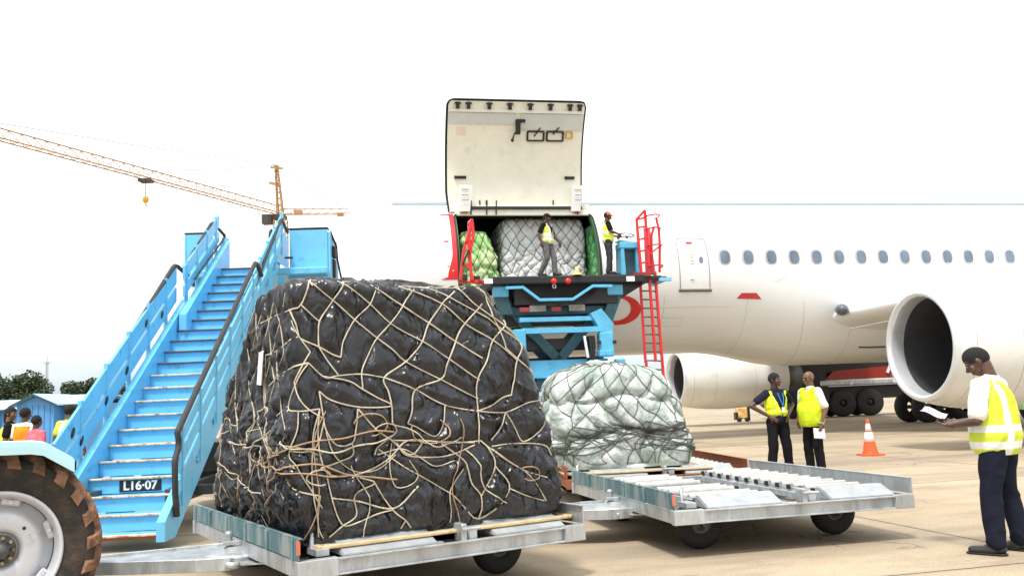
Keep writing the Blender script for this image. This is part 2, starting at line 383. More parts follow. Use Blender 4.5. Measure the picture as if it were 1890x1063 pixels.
# ---------------------------------------------------------------- concrete apron
def ground_mat():
    m = bpy.data.materials.new('apron_concrete'); m.use_nodes = True
    n, l = m.node_tree.nodes, m.node_tree.links; b = n['Principled BSDF']
    tc = n.new('ShaderNodeTexCoord')
    rt = n.new('ShaderNodeMapping'); rt.inputs['Rotation'].default_value = (0, 0, radians(-12.8)); l.new(tc.outputs['Object'], rt.inputs[0])
    def N(sc, det, stretch=(1, 1, 1), rough=.6):
        mp = n.new('ShaderNodeMapping'); mp.inputs['Scale'].default_value = stretch; l.new(rt.outputs[0], mp.inputs[0])
        t = n.new('ShaderNodeTexNoise'); t.inputs['Scale'].default_value = sc; t.inputs['Detail'].default_value = det; t.inputs['Roughness'].default_value = rough; l.new(mp.outputs[0], t.inputs['Vector']); return t.outputs[0]
    def MR(x, a, b_, c=0, d=1):
        r = n.new('ShaderNodeMapRange'); r.inputs['From Min'].default_value = a; r.inputs['From Max'].default_value = b_; r.inputs['To Min'].default_value = c; r.inputs['To Max'].default_value = d; l.new(x, r.inputs[0]); return r.outputs[0]
    def MIX(f, a, b_, mode='MIX'):
        x = n.new('ShaderNodeMix'); x.data_type = 'RGBA'; x.blend_type = mode
        for s, i in ((f, 0), (a, 6), (b_, 7)):
            if isinstance(s, (float, int)): x.inputs[i].default_value = s
            elif isinstance(s, tuple): x.inputs[i].default_value = (*s, 1)
            else: l.new(s, x.inputs[i])
        return x.outputs[2]
    def MT(op, a, b_=None):
        x = n.new('ShaderNodeMath'); x.operation = op
        for s, i in ((a, 0), (b_, 1)):
            if s is None: continue
            if isinstance(s, (float, int)): x.inputs[i].default_value = s
            else: l.new(s, x.inputs[i])
        return x.outputs[0]
    c = MIX(MR(N(.35, 6), .35, .65), (.40, .315, .205), (.50, .41, .285))
    c = MIX(MR(N(.22, 7, (.35, 1.6, 1)), .47, .62, 0, .85), c, (.235, .185, .135))      # long darker streaks along the slab grid
    c = MIX(MR(N(1.1, 8, (.6, 1.5, 1), .7), .50, .68, 0, .7), c, (.22, .18, .14))
    c = MIX(MR(N(7, 8, (1, 1, 1), .7), .35, .7, 0, .45), c, (.34, .27, .19))
    c = MIX(MR(N(60, 3), .3, .7, .86, 1.1), c, c) if False else c
    g = N(55, 4); c = MIX(1.0, c, MR(g, .3, .7, .72, 1.2), 'MULTIPLY')
    vs = n.new('ShaderNodeTexVoronoi'); vs.inputs['Scale'].default_value = .9; l.new(rt.outputs[0], vs.inputs['Vector'])
    c = MIX(MR(vs.outputs['Distance'], .10, .04, 0, .55), c, (.15, .12, .095))          # oil spots
    s = n.new('ShaderNodeSeparateXYZ'); l.new(rt.outputs[0], s.inputs[0])
    wob = MR(N(1.3, 4), 0, 1, -.03, .03)
    def joint(ax, off, period, w):
        x = MT('ADD', MT('ADD', s.outputs[ax], off), wob)
        x = MT('ABSOLUTE', MT('SUBTRACT', MT('FRACT', MT('DIVIDE', x, period)), .5)); x = MT('MULTIPLY', x, period)
        return x
    ja = joint(1, 5.63 / 2 - 6.29, 5.63, .02); jb = joint(0, 5.63 / 2 - 6.02, 5.63, .02)
    jm = MT('MINIMUM', ja, jb)
    ck = n.new('ShaderNodeTexVoronoi'); ck.feature = 'DISTANCE_TO_EDGE'; ck.inputs['Scale'].default_value = .42
    wm = n.new('ShaderNodeMixRGB'); wm.blend_type = 'ADD'; wm.inputs[0].default_value = .55; l.new(rt.outputs[0], wm.inputs[1])
    wn = n.new('ShaderNodeTexNoise'); wn.inputs['Scale'].default_value = 2.2; wn.inputs['Detail'].default_value = 6; l.new(rt.outputs[0], wn.inputs['Vector']); l.new(wn.outputs['Color'], wm.inputs[2]); l.new(wm.outputs[0], ck.inputs['Vector'])
    crack = MT('MULTIPLY', MR(ck.outputs['Distance'], .006, .002), MR(N(.28, 3), .50, .56))
    c = MIX(MT('MULTIPLY', crack, .75), c, (.08, .065, .05))
    sp_ = n.new('ShaderNodeTexVoronoi'); sp_.inputs['Scale'].default_value = 9; l.new(rt.outputs[0], sp_.inputs['Vector'])
    c = MIX(MR(sp_.outputs['Distance'], .09, .05, 0, .5), c, (.16, .13, .10))
    c = MIX(MR(jm, .10, .02, 0, .35), c, (.22, .18, .14))
    c = MIX(MR(jm, .016, .008, 0, 1), c, (.05, .04, .035))
    l.new(c, b.inputs['Base Color']); b.inputs['Roughness'].default_value = .82
    h = MT('ADD', MT('MULTIPLY', MR(jm, .016, .006, 0, 1), -1.0), MT('MULTIPLY', g, .25))
    bp = n.new('ShaderNodeBump'); bp.inputs['Strength'].default_value = .4; bp.inputs['Distance'].default_value = .01; l.new(h, bp.inputs['Height']); l.new(bp.outputs[0], b.inputs['Normal'])
    return m
g = MB(); g.add([(-2500, -2500, 0), (2500, -2500, 0), (2500, 2500, 0), (-2500, 2500, 0)], [[0, 1, 2, 3]])
structure(g.build('ground', ground_mat()))

# ---------------------------------------------------------------- trees beyond the sheds
def leafmat(name, a, b_):
    m = pm(name, a, .6, var=.35, vs=.9, dirt=(b_, .45, .62, 1.6)); return m
m_leaf = leafmat('dark_foliage', (.022, .045, .016), (.055, .085, .025))
m_bark = pm('bark', (.09, .07, .05), .9)
def tree(label, x, y, h, w, seed, nleaf=9500, cats='tree', g='trees beyond the blue sheds', fork=3):
    r = random.Random(seed)
    t = thing('broadleaf_tree', label, cats, (x, y, 0), 0, g)
    fr = M.Translation(V((x, y, 0)))
    tb = MB(fr); tb.tube([(0, 0, -.1), (.05, 0, h * .2), (0, .1, h * .42), (.1, 0, h * .6)], [w * .045, w * .036, w * .028, w * .012], 9)
    blobs = []
    for k in range(20):
        a = r.uniform(0, 2 * pi); rr = w * .5 * r.uniform(.25, .78); zz = h * r.uniform(.45, .86)
        rr *= 1 - .55 * abs(zz / h - .6) / .4
        c = V((rr * cos(a), rr * sin(a), zz)); blobs.append((c, w * r.uniform(.12, .2)))
        if k % 2 == 0: tb.tube([(0, 0, h * .32), c * .5 + V((0, 0, h * .2)), c], [w * .018, w * .012, w * .005], 6)
    tb.build('trunk', m_bark, t)
    cr = MB(fr)
    for i in range(nleaf):
        c, rad = r.choice(blobs)
        d = V((r.gauss(0, 1), r.gauss(0, 1), r.gauss(0, .75))).normalized() * rad * r.uniform(.45, 1.12) ** .6
        p = c + d
        s = r.uniform(.12, .27) * w / 8
        u = V((r.gauss(0, 1), r.gauss(0, 1), r.gauss(0, .6))).normalized(); q = u.orthogonal().normalized()
        cr.add([p - u * s, p + q * s * .6, p + u * s, p - q * s * .6], [[0, 1, 2, 3]])
    cr.build('crown', m_leaf, t)
tree('tall dark green tree cut by the left edge of the photo', -48.5, 80, 7.6, 6.4, 3)
tree('rounded dark green tree left of the thin mast', -43.2, 78, 6.1, 5.4, 5)
tree('low spreading tree between the mast and the stairs handrail', -39.9, 82, 5.5, 5.6, 8)
tree('low dark tree whose crown shows behind the stairs handrail', -36.0, 84, 5.4, 5.4, 9)

mt = thing('antenna_mast', 'thin grey lattice antenna mast rising behind the trees', 'mast', (-45.1, 85, 0))
q = MB(); 
for k in range(3):
    a = 2 * pi * k / 3; q.tube([(-45.1 + .14 * cos(a), 85 + .14 * sin(a), 0), (-45.1 + .1 * cos(a), 85 + .1 * sin(a), 7.4)], .025, 5)
for i in range(24): q.bar((-45.24, 85, .3 * i), (-44.98, 85, .3 * i + .25), .02, .02)
q.build('lattice', m_cable, mt)
q = MB(); q.bar((-45.45, 85, 7.2), (-44.75, 85, 7.2), .06, .05); q.tube([(-45.1, 85, 7.3), (-45.1, 85, 7.9)], .02, 5); q.build('antenna', m_cable, mt)

# ---------------------------------------------------------------- blue sheds
m_shed = pm('blue_corrugated_wall', (.085, .29, .60), .5, var=.10, vs=1.5, dirt=((.06, .18, .36), .6, .8, 2))
m_shedroof = pm('pale_blue_roof_sheet', (.36, .62, .78), .45, var=.08, vs=1)
def shed(label, x0, x1, y0, dep, ze, zr, gx0, gx1, grp):
    """main hall with its ridge along x and a gabled end bay at gx0..gx1 facing the camera"""
    t = thing('shed', label, 'shed', ((x0 + x1) / 2, y0, 0), 0, grp)
    w = MB()
    w.box(((x0 + x1) / 2, y0 + dep / 2, ze / 2), (x1 - x0, dep, ze))
    for i in range(int((x1 - x0) / .3)):
        w.box((x0 + .15 + .3 * i, y0 - .02, ze / 2), (.05, .06, ze - .06), bev=.01)
    if gx0 is not None:
        gm = (gx0 + gx1) / 2
        w.prism([(gx0, 0), (gx1, 0), (gx1, ze), (gm, zr - .05), (gx0, ze)], (0, y0 - .9, 0), (1, 0, 0), (0, 0, 1), (0, 1.5, 0))
        for i in range(int((gx1 - gx0) / .3)):
            xx = gx0 + .15 + .3 * i; w.box((xx, y0 - .92, ze / 2), (.05, .05, ze - .06), bev=.01)
    w.build('wall', m_shed, t)
    r = MB()
    yb = y0 + dep
    for a, b in (((y0 - .35, ze - .08), (y0 + dep / 2, zr)), ((yb + .35, ze - .08), (y0 + dep / 2, zr))):
        r.prism([(a[0], a[1]), (b[0], b[1]), (b[0], b[1] + .06), (a[0], a[1] + .06)], (x0 - .25, 0, 0), (0, 1, 0), (0, 0, 1), (x1 - x0 + .5, 0, 0))
    if gx0 is not None:
        for s, a in ((1, gx1), (-1, gx0)):
            r.prism([(a + s * .25, ze - .1), (gm, zr + .02), (gm, zr + .09), (a + s * .25, ze - .02)], (0, y0 - 1.15, 0), (1, 0, 0), (0, 0, 1), (0, dep / 2 + 1.1, 0))
    r.build('roof', m_shedroof, t)
    f = MB()
    if gx0 is not None:
        for s, a in ((1, gx1), (-1, gx0)): f.bar((a + s * .27, y0 - 1.17, ze - .1), (gm, y0 - 1.17, zr + .03), .04, .1)
    f.bar((x0 - .2, y0 - .38, ze - .1), (x1 + .2, y0 - .38, ze - .1), .05, .09)
    f.build('fascia', pm('dark_fascia', (.03, .06, .10), .6), t)
shed('long pale-roofed blue shed with a gabled bay behind the workers', -24.85, -21.75, 45, 5, 2.42, 2.86, -24.85, -23.0, 'blue sheds behind the workers')
shed('blue shed at the left edge with only its eave and roof showing', -33.5, -25.4, 46, 5, 2.3, 2.75, None, None, 'blue sheds behind the workers')

# ---------------------------------------------------------------- tower crane
ct = thing('tower_crane', 'orange tower crane with a long jib reaching left over the stairs', 'crane', (-36.95, 140, 0))
B = V((-36.95, 140, 33.4))                      # slewing point
jd = (V((-57.5, 95, 33.4)) - B); JL = jd.length; jd.normalize(); js = jd.cross(Z)
q = MB()
for a in (-1, 1):
    for b in (-1, 1): q.bar(B + V((a * .9, b * .9, -33.4)), B + V((a * .9, b * .9, -1)), .18, .18)
for i in range(21):
    z0 = -33.4 + i * 1.55
    for (a, b, c, d) in ((-1, -1, 1, -1), (1, -1, 1, 1), (1, 1, -1, 1), (-1, 1, -1, -1)):
        q.bar(B + V((a * .9, b * .9, z0)), B + V((c * .9, d * .9, z0 + 1.55)), .09, .09)
q.build('tower', m_crane, ct)
q = MB()
for a in (-1, 1):
    for b in (-1, 1): q.bar(B + V((a * .45, b * .45, -.6)), B + V((a * .15 - .6, b * .15, 8.2)),   .2, .2)
for i in range(8):
    for a in (-1, 1): q.bar(B + V((-.45 * a - .07 * i, -.45, i)), B + V((.45 * a - .07 * i, -.45, i + 1)), .09, .09)
q.bar(B + V((-1.6, 0, 7.9)), B + V((.4, 0, 7.6)), .3, .3); q.bar(B + V((-1.8, 0, 5.3)), B + V((-.2, 0, 4.9)), .35, .4)
q.build('mast_head', m_crane, ct)
cdir = (V((-28.6, 146, 34.4)) - V((-36.95, 140, 33.4))).normalized()
def J(t, s, z):
    if t < 0: return B - cdir * t + cdir.cross(Z) * -s + V((0, 0, z))
    return B + jd * t + js * s + V((0, 0, z))
LL = 62
q = MB()
for s, z in ((-.65, 0), (.65, 0), (0, 1.3)): q.tube([J(0, s, z), J(LL, s * .8, z)], .09, 6)
k = 0; x = 0
while x < LL - 1.5:
    for s in (-.65, .65): q.tube([J(x, s, 0), J(x + .8, 0, 1.3), J(x + 1.6, s, 0)], .042, 4)
    q.tube([J(x, -.65, 0), J(x, .65, 0)], .042, 4); x += 1.6
q.build('jib', m_crane, ct)
q = MB()
for s, z in ((-.6, 0), (.6, 0), (0, .9)): q.tube([J(0, s, z), J(-12, s, z)], .07, 6)
x = 0
while x > -11:
    for s in (-.6, .6): q.tube([J(x, s, 0), J(x - .8, 0, .9), J(x - 1.6, s, 0)], .042, 4)
    x -= 1.6
q.build('counter_jib', m_crane, ct)
q = MB(); q.box(J(-10.5, 0, -.1), (1.0, .9, .5)); q.build('counterweight', m_crane, ct); q = MB(); q.box(J(-3.0, 0, .3), (1.2, 1.0, .7)); q.build('winch', m_crane, ct)
q = MB(); top = B + V((-.6, 0, 8.2))
for t in (26, 52): q.tube([top, (top + J(t, 0, 1.4)) / 2 - V((0, 0, .25)), J(t, 0, 1.4)], .045, 5)
q.tube([top, J(-11, 0, 1)], .045, 5)
q.build('tie_rope', m_cable, ct)
q = MB(); q.box(B + V((-1.9, -.9, -1.0)), (1.5, 1.4, 1.5)); q.box(B + V((-.3, 0, -.5)), (2.2, 2.2, .6)); q.build('cab', m_cranedk, ct)
q = MB(); q.box(J(27.5, 0, -.35), (1.6, 1.5, .35)); q.tube([J(27.5, 0, -.4), J(27.5, 0, -2.6)], .05, 5); q.build('trolley', m_cranedk, ct)
q = MB(); q.ell(J(27.5, 0, -2.9), (.42, .25, .5)); q.tube([J(27.5, 0, -3.3), J(27.5, 0, -3.7), J(27.3, 0, -3.8), J(27.2, 0, -3.6)], .07, 6); q.build('hook_block', pm('hook_yellow', (.6, .35, .03), .5), ct)
# ================================================================ cargo aircraft (local frame: x aft along the fuselage, y away from the camera, z up)
PA = radians(11)
PF = M.Translation(V((1.5, 29.5, 0))) @ M.Rotation(PA, 4, 'Z')
air = thing('cargo_aircraft', 'white wide-body aircraft with its upper-deck cargo door raised open', 'aircraft', (1.5, 29.5, 0), PA)
RF, ZC = 2.6, 5.5
O0, O1, A0_, A1_ = -3.62, .80, -11.5, 47.0        # cargo opening: s range and angle range
def bulge(s, a):
    """belly fairing swelling: a in degrees, 0 = camera side, -90 = keel"""
    k = sstep(4.6, 8.2, s) * (1 - sstep(21, 25, s))
    a = (a + 360) % 360
    g = 0
    for c, w, h in ((305, 38, .62), (235, 38, .62), (270, 40, .30)):
        d = abs(a - c); g += h * exp(-(d / w) ** 2 * 1.3)
    return k * g * .78
def fus(s, a, off=0):
    r = RF; zc = ZC
    if s < -5.5:
        u = (-5.5 - s) / 2.95; r = RF * sqrt(max(0, 1 - min(1, u) ** 2.3)) ; zc = ZC - .75 * u * u
    if s > 24:
        u = (s - 24) / 18; r = RF * (1 - .85 * u * u); zc = ZC + .9 * u * u * 1.8
    r += bulge(s, a) + off
    t = radians(a)
    return V((s, -r * cos(t), zc + r * sin(t)))
ss = [-8.45, -8.43, -8.38, -8.3, -8.15, -7.95, -7.7, -7.4, -7.05, -6.6, -6.2, -5.8, -5.5, -4.6, O0]
ss += [O0 + (O1 - O0) * i / 8 for i in range(1, 9)] + [2, 3.3, 4.4] + [4.9 + .4 * i for i in range(12)] + [10.5 + 1.2 * i for i in range(12)] + [25.5, 27.5, 30, 33, 36, 39, 42]
aa = [A0_ + (A1_ - A0_) * i / 20 for i in range(20)] + [A1_ + (360 - (A1_ - A0_)) * i / 110 for i in range(110)]
q = MB(PF); na = len(aa)
vs = [fus(s, a) for s in ss for a in aa]; fs = []
for i in range(len(ss) - 1):
    hole = O0 - .01 <= ss[i] and ss[i + 1] <= O1 + .01
    for k in range(na):
        if hole and k < 20: continue
        fs.append([i * na + k, i * na + (k + 1) % na, (i + 1) * na + (k + 1) % na, (i + 1) * na + k][::-1])
fs.append(list(range(na)))
q.add(vs, fs, True)
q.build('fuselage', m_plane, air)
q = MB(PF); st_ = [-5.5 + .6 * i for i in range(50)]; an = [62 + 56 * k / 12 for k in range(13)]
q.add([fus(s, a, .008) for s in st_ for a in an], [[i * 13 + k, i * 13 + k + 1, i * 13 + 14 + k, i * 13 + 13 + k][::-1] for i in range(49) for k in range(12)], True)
m_crown_shade = pm('matt_crown_edge_shade', (.26, .30, .33), .95, var=.08); m_crown_shade.node_tree.nodes['Principled BSDF'].inputs['Specular IOR Level'].default_value = 0
q.build('crown_edge_shade', m_crown_shade, air)  # matt strip that carries the roof's edge shading as a darker colour
# interior lining, deck and the reveal round the opening
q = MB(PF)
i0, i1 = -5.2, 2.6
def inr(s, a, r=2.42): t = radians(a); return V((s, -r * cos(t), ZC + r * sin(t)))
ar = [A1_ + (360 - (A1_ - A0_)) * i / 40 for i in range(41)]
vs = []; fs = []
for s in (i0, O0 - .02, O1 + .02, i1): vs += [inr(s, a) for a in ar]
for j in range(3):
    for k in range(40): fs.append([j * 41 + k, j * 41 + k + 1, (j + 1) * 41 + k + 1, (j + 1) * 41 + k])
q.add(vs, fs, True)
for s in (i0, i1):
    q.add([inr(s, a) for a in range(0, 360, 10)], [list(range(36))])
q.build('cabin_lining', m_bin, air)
q = MB(PF); q.box(((i0 + i1) / 2, 0.0, 4.95), (i1 - i0 - .1, 4.7, .1)); q.build('cargo_deck', m_steel, air)
q = MB(PF)
K = 16
for (s_, sg) in ((O0, 1), (O1, -1)):
    q = MB(PF); vs = []
    for i in range(K + 1):
        a = lerp(A0_, A1_, i / K); vs += [fus(s_, a, -.002), fus(s_, a, -.17), fus(s_ + sg * .035, a, -.17), fus(s_ + sg * .035, a, .003)]
    fs = [[i * 4 + j, i * 4 + (j + 1) % 4, i * 4 + 4 + (j + 1) % 4, i * 4 + 4 + j] for i in range(K) for j in range(4)]
    q.add(vs, fs); q.build('door_surround', m_frame_g, air)
q = MB(PF)   # black seal line following the aft edge of the opening, with rounded upper corners
for (s_, sg) in ((O0, 1), (O1, -1)):
    q = MB(PF); pts = [fus(s_ - sg * .02, lerp(A0_, A1_ - 5, i / K), .012) for i in range(K + 1)]
    pts += [fus(s_ - sg * .02 + sg * .28 * (1 - cos(pi / 2 * i / 5)), A1_ - 5 + 5 * sin(pi / 2 * i / 5), .012) for i in range(1, 6)]
    q.tube(pts, .03, 6); q.build('door_seal', m_black, air)
# beam the door hangs from
q = MB(PF)
h0 = fus(0, A1_)
q.bar((O0 + .02, h0.y - .02, 7.43), (O1 - .02, h0.y - .02, 7.43), .12, .20, bev=.02)
q.bar((O0 + .02, h0.y + .12, 7.62), (O1 - .02, h0.y + .12, 7.62), .3, .14, bev=.02)
q.build('hinge_beam', m_cream, air)
q = MB(PF); q.bar((O0 + .3, h0.y - .12, 7.56), (O1 - .3, h0.y - .12, 7.56), .05, .09)
for s in (-3.1, -2.6, -2.3, .35): q.tube([(s, h0.y - .11, 7.35), (s + .02, h0.y - .15, 7.8)], .02, 6)
q.build('hinge_rod', m_black, air)

# ---- raised cargo door
hy, hz = h0.y - .02, h0.z + .06                    # hinge line (y, z)
ty, tz = -2.95, 10.72                              # lip of the door
dv = V((0, ty - hy, tz - hz)); DL = dv.length; dv.normalize(); dn = V((0, -dv.z, dv.y))       # dn points out to the camera / down
if dn.y > 0: dn = -dn
D0, D1 = -3.86, .56
def dsag(h): return .34 * (1 - (2 * h / DL - 1) ** 2)      # concave side faces the camera
def dp(s, h, off=0): return V((s, hy, hz)) + dv * h - dn * (dsag(h) - off)
def edge(h):   # rounded upper corners
    u = DL - h; r = .22
    return 0 if u > r else r - sqrt(max(0, r * r - (r - u) ** 2))
hs = [0, .15] + [.15 + (DL - .4) * i / 14 for i in range(1, 15)] + [DL - .17, DL - .11, DL - .06, DL - .025, DL]
def doorgrid(off, inset=0):
    vs = []
    for h in hs:
        e = edge(h) + inset + (.06 * sstep(.6, 0, h))
        for j in range(9): vs.append(dp(lerp(D0 + e, D1 - e, j / 8), min(h, DL - inset), off))
    return vs
nh = len(hs)
q = MB(PF)
q.add(doorgrid(-.20), [[i * 9 + j, i * 9 + j + 1, i * 9 + 10 + j, i * 9 + 9 + j] for i in range(nh - 1) for j in range(8)], True)
rim = [(i * 9) for i in range(nh)] + [(nh - 1) * 9 + j for j in range(1, 9)] + [i * 9 + 8 for i in range(nh - 2, -1, -1)] + [j for j in range(7, 0, -1)]
go, gi = doorgrid(-.20), doorgrid(0)
q.add([go[i] for i in rim] + [gi[i] for i in rim], [[k, (k + 1) % len(rim), len(rim) + (k + 1) % len(rim), len(rim) + k] for k in range(len(rim))], False)
cd = q.build('cargo_door', m_plane, air)
q = MB(PF); q.add(doorgrid(0, .05), [[i * 9 + j, i * 9 + j + 1, i * 9 + 10 + j, i * 9 + 9 + j][::-1] for i in range(nh - 1) for j in range(8)], True)
q.build('door_liner', m_cream, cd)
q = MB(PF)
q.tube([gi[i] for i in rim[:nh + 10]], .022, 6)
q.build('door_edge_seal', m_black, cd)
def panel(s0, s1, h0_, h1_, t=.03, b=0): # slab lying on the inner face
    q = MB(PF); n = 6; vs = []
    for i in range(n + 1):
        h = lerp(h0_, h1_, i / n)
        vs += [dp(s0, h, b), dp(s1, h, b), dp(s1, h, b + t), dp(s0, h, b + t)]
    fs = [[i * 4 + j, i * 4 + (j + 1) % 4, i * 4 + 4 + (j + 1) % 4, i * 4 + 4 + j] for i in range(n) for j in range(4)] + [[3, 2, 1, 0], [n * 4, n * 4 + 1, n * 4 + 2, n * 4 + 3]]
    return q.add(vs, fs)
hh = lambda py: (385 - py) / 195 * DL
sx = lambda px: lerp(D0, D1, (px - 826) / 253)
for a, b, c, d in ((830, 949, 213, 232), (960, 1075, 213, 241)): panel(sx(a), sx(b), hh(d), hh(c), .05).build('upper_liner_panel', m_cream2, cd)
panel(sx(832), sx(1073), hh(212), hh(207), .09).build('liner_rib', m_white, cd)
for px in (845, 864, 901, 938, 975, 1012, 1048, 1066):
    q = MB(PF); c = dp(sx(px), hh(200), .06)
    q.bar(c - dv * .12, c + dv * .09, .10, .10, up=dn); q.bar(c + dv * .05 - V((.1, 0, 0)), c + dv * .05 + V((.1, 0, 0)), .05, .05, up=dn); q.build('door_latch', m_black, cd)
q = MB(PF); c = dp(sx(955), hh(238), .1)
q.bar(c - dv * .2, c + dv * .25, .14, .12, up=dn); q.bar(c + dv * .22 - V((.05, 0, 0)), c + dv * .22 + V((.22, 0, 0)), .1, .1, up=dn)
q.tube([c - dv * .05, c - dv * .2 - V((.12, 0, 0)), c - dv * .36 - V((.16, 0, 0))], .025, 6); q.ell(c - dv * .38 - V((.17, 0, 0)), (.05, .05, .06)); q.build('door_actuator', m_black, cd)
def rectframe(a, b, c, d, w, name, mat):
    q = MB(PF)
    x0, x1, y0, y1 = sx(a), sx(b), hh(d), hh(c)
    for p0, p1 in (((x0, y0), (x1, y0)), ((x0, y1), (x1, y1)), ((x0, y0), (x0, y1)), ((x1, y0), (x1, y1))): q.bar(dp(p0[0], p0[1], .03), dp(p1[0], p1[1], .03), w, .05, up=dn)
    q.build(name, mat, cd)
rectframe(974, 1004, 244, 260, .05, 'access_frame', m_black); rectframe(1010, 1040, 244, 260, .05, 'access_frame', m_black)
q = MB(PF); c = dp(sx(992), hh(246), .08); q.bar(c - V((.12, 0, 0)) - dv * .12, c + V((.08, 0, 0)) + dv * .16, .04, .04, up=dn); q.build('access_handle', m_black, cd); q = MB(PF); c = dp(sx(1027), hh(245), .08); q.bar(c - V((.12, 0, 0)) - dv * .06, c + V((.08, 0, 0)) + dv * .16, .04, .04, up=dn); q.build('access_handle', m_black, cd)
rectframe(1046, 1057, 244, 255, .03, 'placard_frame', pm('placard_orange', (.7, .35, .03), .5))
for a, b in ((842, 863), (1046, 1064)): panel(sx(a), sx(b), hh(328), hh(323), .06).build('strut_bracket', m_black, cd)
panel(sx(845), sx(861), hh(252), hh(238), .012).build('placard', pm('pink_placard', (.80, .66, .60), .6), cd)
for a, b in ((846, 872), (1054, 1076)):
    q = MB(PF); s0, s1 = sx(a), sx(b)
    p = [dp(s0, hh(383), .12), dp(s1 - .08, hh(383), .12), dp(s1, hh(338), .2), dp(s0 + .05, hh(338), .2)]
    e = dn * .06; q.add(p + [x + e for x in p], [[0, 1, 2, 3], [7, 6, 5, 4], [0, 4, 5, 1], [1, 5, 6, 2], [2, 6, 7, 3], [3, 7, 4, 0]])
    pl_ = q.build('door_strut_cover', m_white, cd)
    for k in range(3):
        pa = dp(s0 + .12, hh(345 + 9 * k), .275); q = MB(PF); q.bar(pa, pa + V((.22, 0, 0)), .03, .012, up=dn)
        q.build('stencil_mark', m_galv, cd)
    q = MB(PF); q.bar(dp(s0 + .1, hh(386), .12), dp(s0 + .32, hh(386), .12), .03, .02, up=dn); q.build('red_stencil', m_red, cd)
for px in (887, 899, 1023): q = MB(PF); c = dp(sx(px), hh(366), .04); q.bar(c - dv * .14, c + dv * .02, .035, .04, up=dn); q.build('floor_fitting', m_black, cd)

# ---- helpers that lay thin shapes on the skin
def skin_poly(pts, off, name, mat, par=air, m2=None):
    """closed polygon in (s, angle) laid on the skin, subdivided so that it follows the curve"""
    bm = bmesh.new(); f = bm.faces.new([bm.verts.new((p[0], p[1] * RF * pi / 180, 0)) for p in pts])
    bmesh.ops.triangulate(bm, faces=bm.faces[:])
    for _ in range(3 if max(p[1] for p in pts) - min(p[1] for p in pts) > 8 else 1): bmesh.ops.subdivide_edges(bm, edges=bm.edges[:], cuts=1, use_grid_fill=True)
    bm.verts.index_update(); bm.verts.ensure_lookup_table()
    q = MB(PF); q.add([fus(v.co.x, v.co.y / RF * 180 / pi, off) for v in bm.verts], [[v.index for v in f.verts] for f in bm.faces], True); bm.free()
    return q.build(name, mat, par)
def skin_strip(pts, w, off, name, mat, par=air, closed=False):
    pp = []; m_ = len(pts)
    for i in range(m_ if closed else m_ - 1):
        a, b = pts[i], pts[(i + 1) % m_]; k = max(1, int(abs(a[1] - b[1]) / 3))
        pp += [(lerp(a[0], b[0], j / k), lerp(a[1], b[1], j / k)) for j in range(k)]
    if not closed: pp.append(pts[-1])
    q = MB(PF); q.tube([fus(p[0], p[1], off) for p in pp], w, 6, closed=closed); return q.build(name, mat, par)
def oval(cs, ca, rs, ra, n=28, p=2.6): 
    o = []
    for k in range(n):
        t = 2 * pi * k / n; o.append((cs + rs * copysign(abs(cos(t)) ** (2 / p), cos(t)), ca + ra * copysign(abs(sin(t)) ** (2 / p), sin(t))))
    return o
# cabin windows
for i in range(14):
    s = 4.94 + i * .8; ca = 6.6 - i * .17
    fr_ = skin_poly(oval(s, ca, .205, 5.4), .010, 'window', m_winring, air)
    if i in (0,): pass
    skin_poly(oval(s + .012, ca - .15, .165, 4.6), .022, 'pane', m_winpane, fr_)
    skin_strip(oval(s, ca, .205, 5.4), .010, .006, 'window_rim', m_line, fr_, True)
# passenger door
dq = skin_poly([(3.42, -15.8), (4.38, -16), (4.33, 19.2), (4.25, 21), (3.48, 21.3), (3.38, 19.8)], .006, 'cabin_door', m_plane)
skin_strip([(3.40, -15.8), (4.40, -16), (4.36, 18.4), (4.30, 20.4), (4.18, 21), (3.55, 21.3), (3.42, 20.8), (3.37, 19)], .014, .010, 'door_outline', pm('door_line_mauve', (.36, .28, .30), .5), dq, True)
skin_strip([(3.36, -16.6), (4.45, -16.9)], .045, .02, 'door_sill', pm('sill_grey', (.11, .11, .09), .5), dq)
skin_poly([(3.70, 16.6), (3.90, 16.6), (3.90, 18.2), (3.70, 18.2)], .012, 'door_placard', m_red, dq)
skin_poly(oval(4.13, 4.5, .07, 2.4), .012, 'door_porthole', m_winpane, dq)
for aa_ in (1.5, 3.5, 6.0, 8): skin_poly([(3.78, aa_), (3.88, aa_), (3.88, aa_ + 1), (3.78, aa_ + 1)], .012, 'door_stencil', m_line, dq)
skin_strip([(3.75, -9), (3.85, -9)], .02, .012, 'door_latch_mark', m_line, dq)
# livery marks
n1 = 40
def ring_poly(cs, ca, r1s, r1a, c2s, c2a, r2s, r2a, name):
    q = MB(PF); vs = []
    for k in range(n1):
        t = 2 * pi * k / n1; a = (cs + r1s * cos(t), ca + r1a * sin(t)); b = (c2s + r2s * cos(t), c2a + r2a * sin(t))
        for j in range(4): vs.append(fus(lerp(a[0], b[0], j / 3), lerp(a[1], b[1], j / 3), .01))
    q.add(vs, [[k * 4 + j, k * 4 + j + 1, ((k + 1) % n1) * 4 + j + 1, ((k + 1) % n1) * 4 + j] for k in range(n1) for j in range(3)], True)
    q.build(name, m_red, air)
ring_poly(1.44, -30.5, .70, 11.3, 1.33, -29.6, .48, 8.6, 'livery_letter')
st = [(-3.84, 47.5), (-3.66, 47)] + [(-3.645, 47 - 53 * i / 10) for i in range(1, 11)] + [(-4.12, -6), (-3.85, -3.5)] + [(-3.79 + .0 * i, 0 + 46 * i / 8) for i in range(1, 8)] + [(-4.02, 46.2), (-4.02, 47.5)]
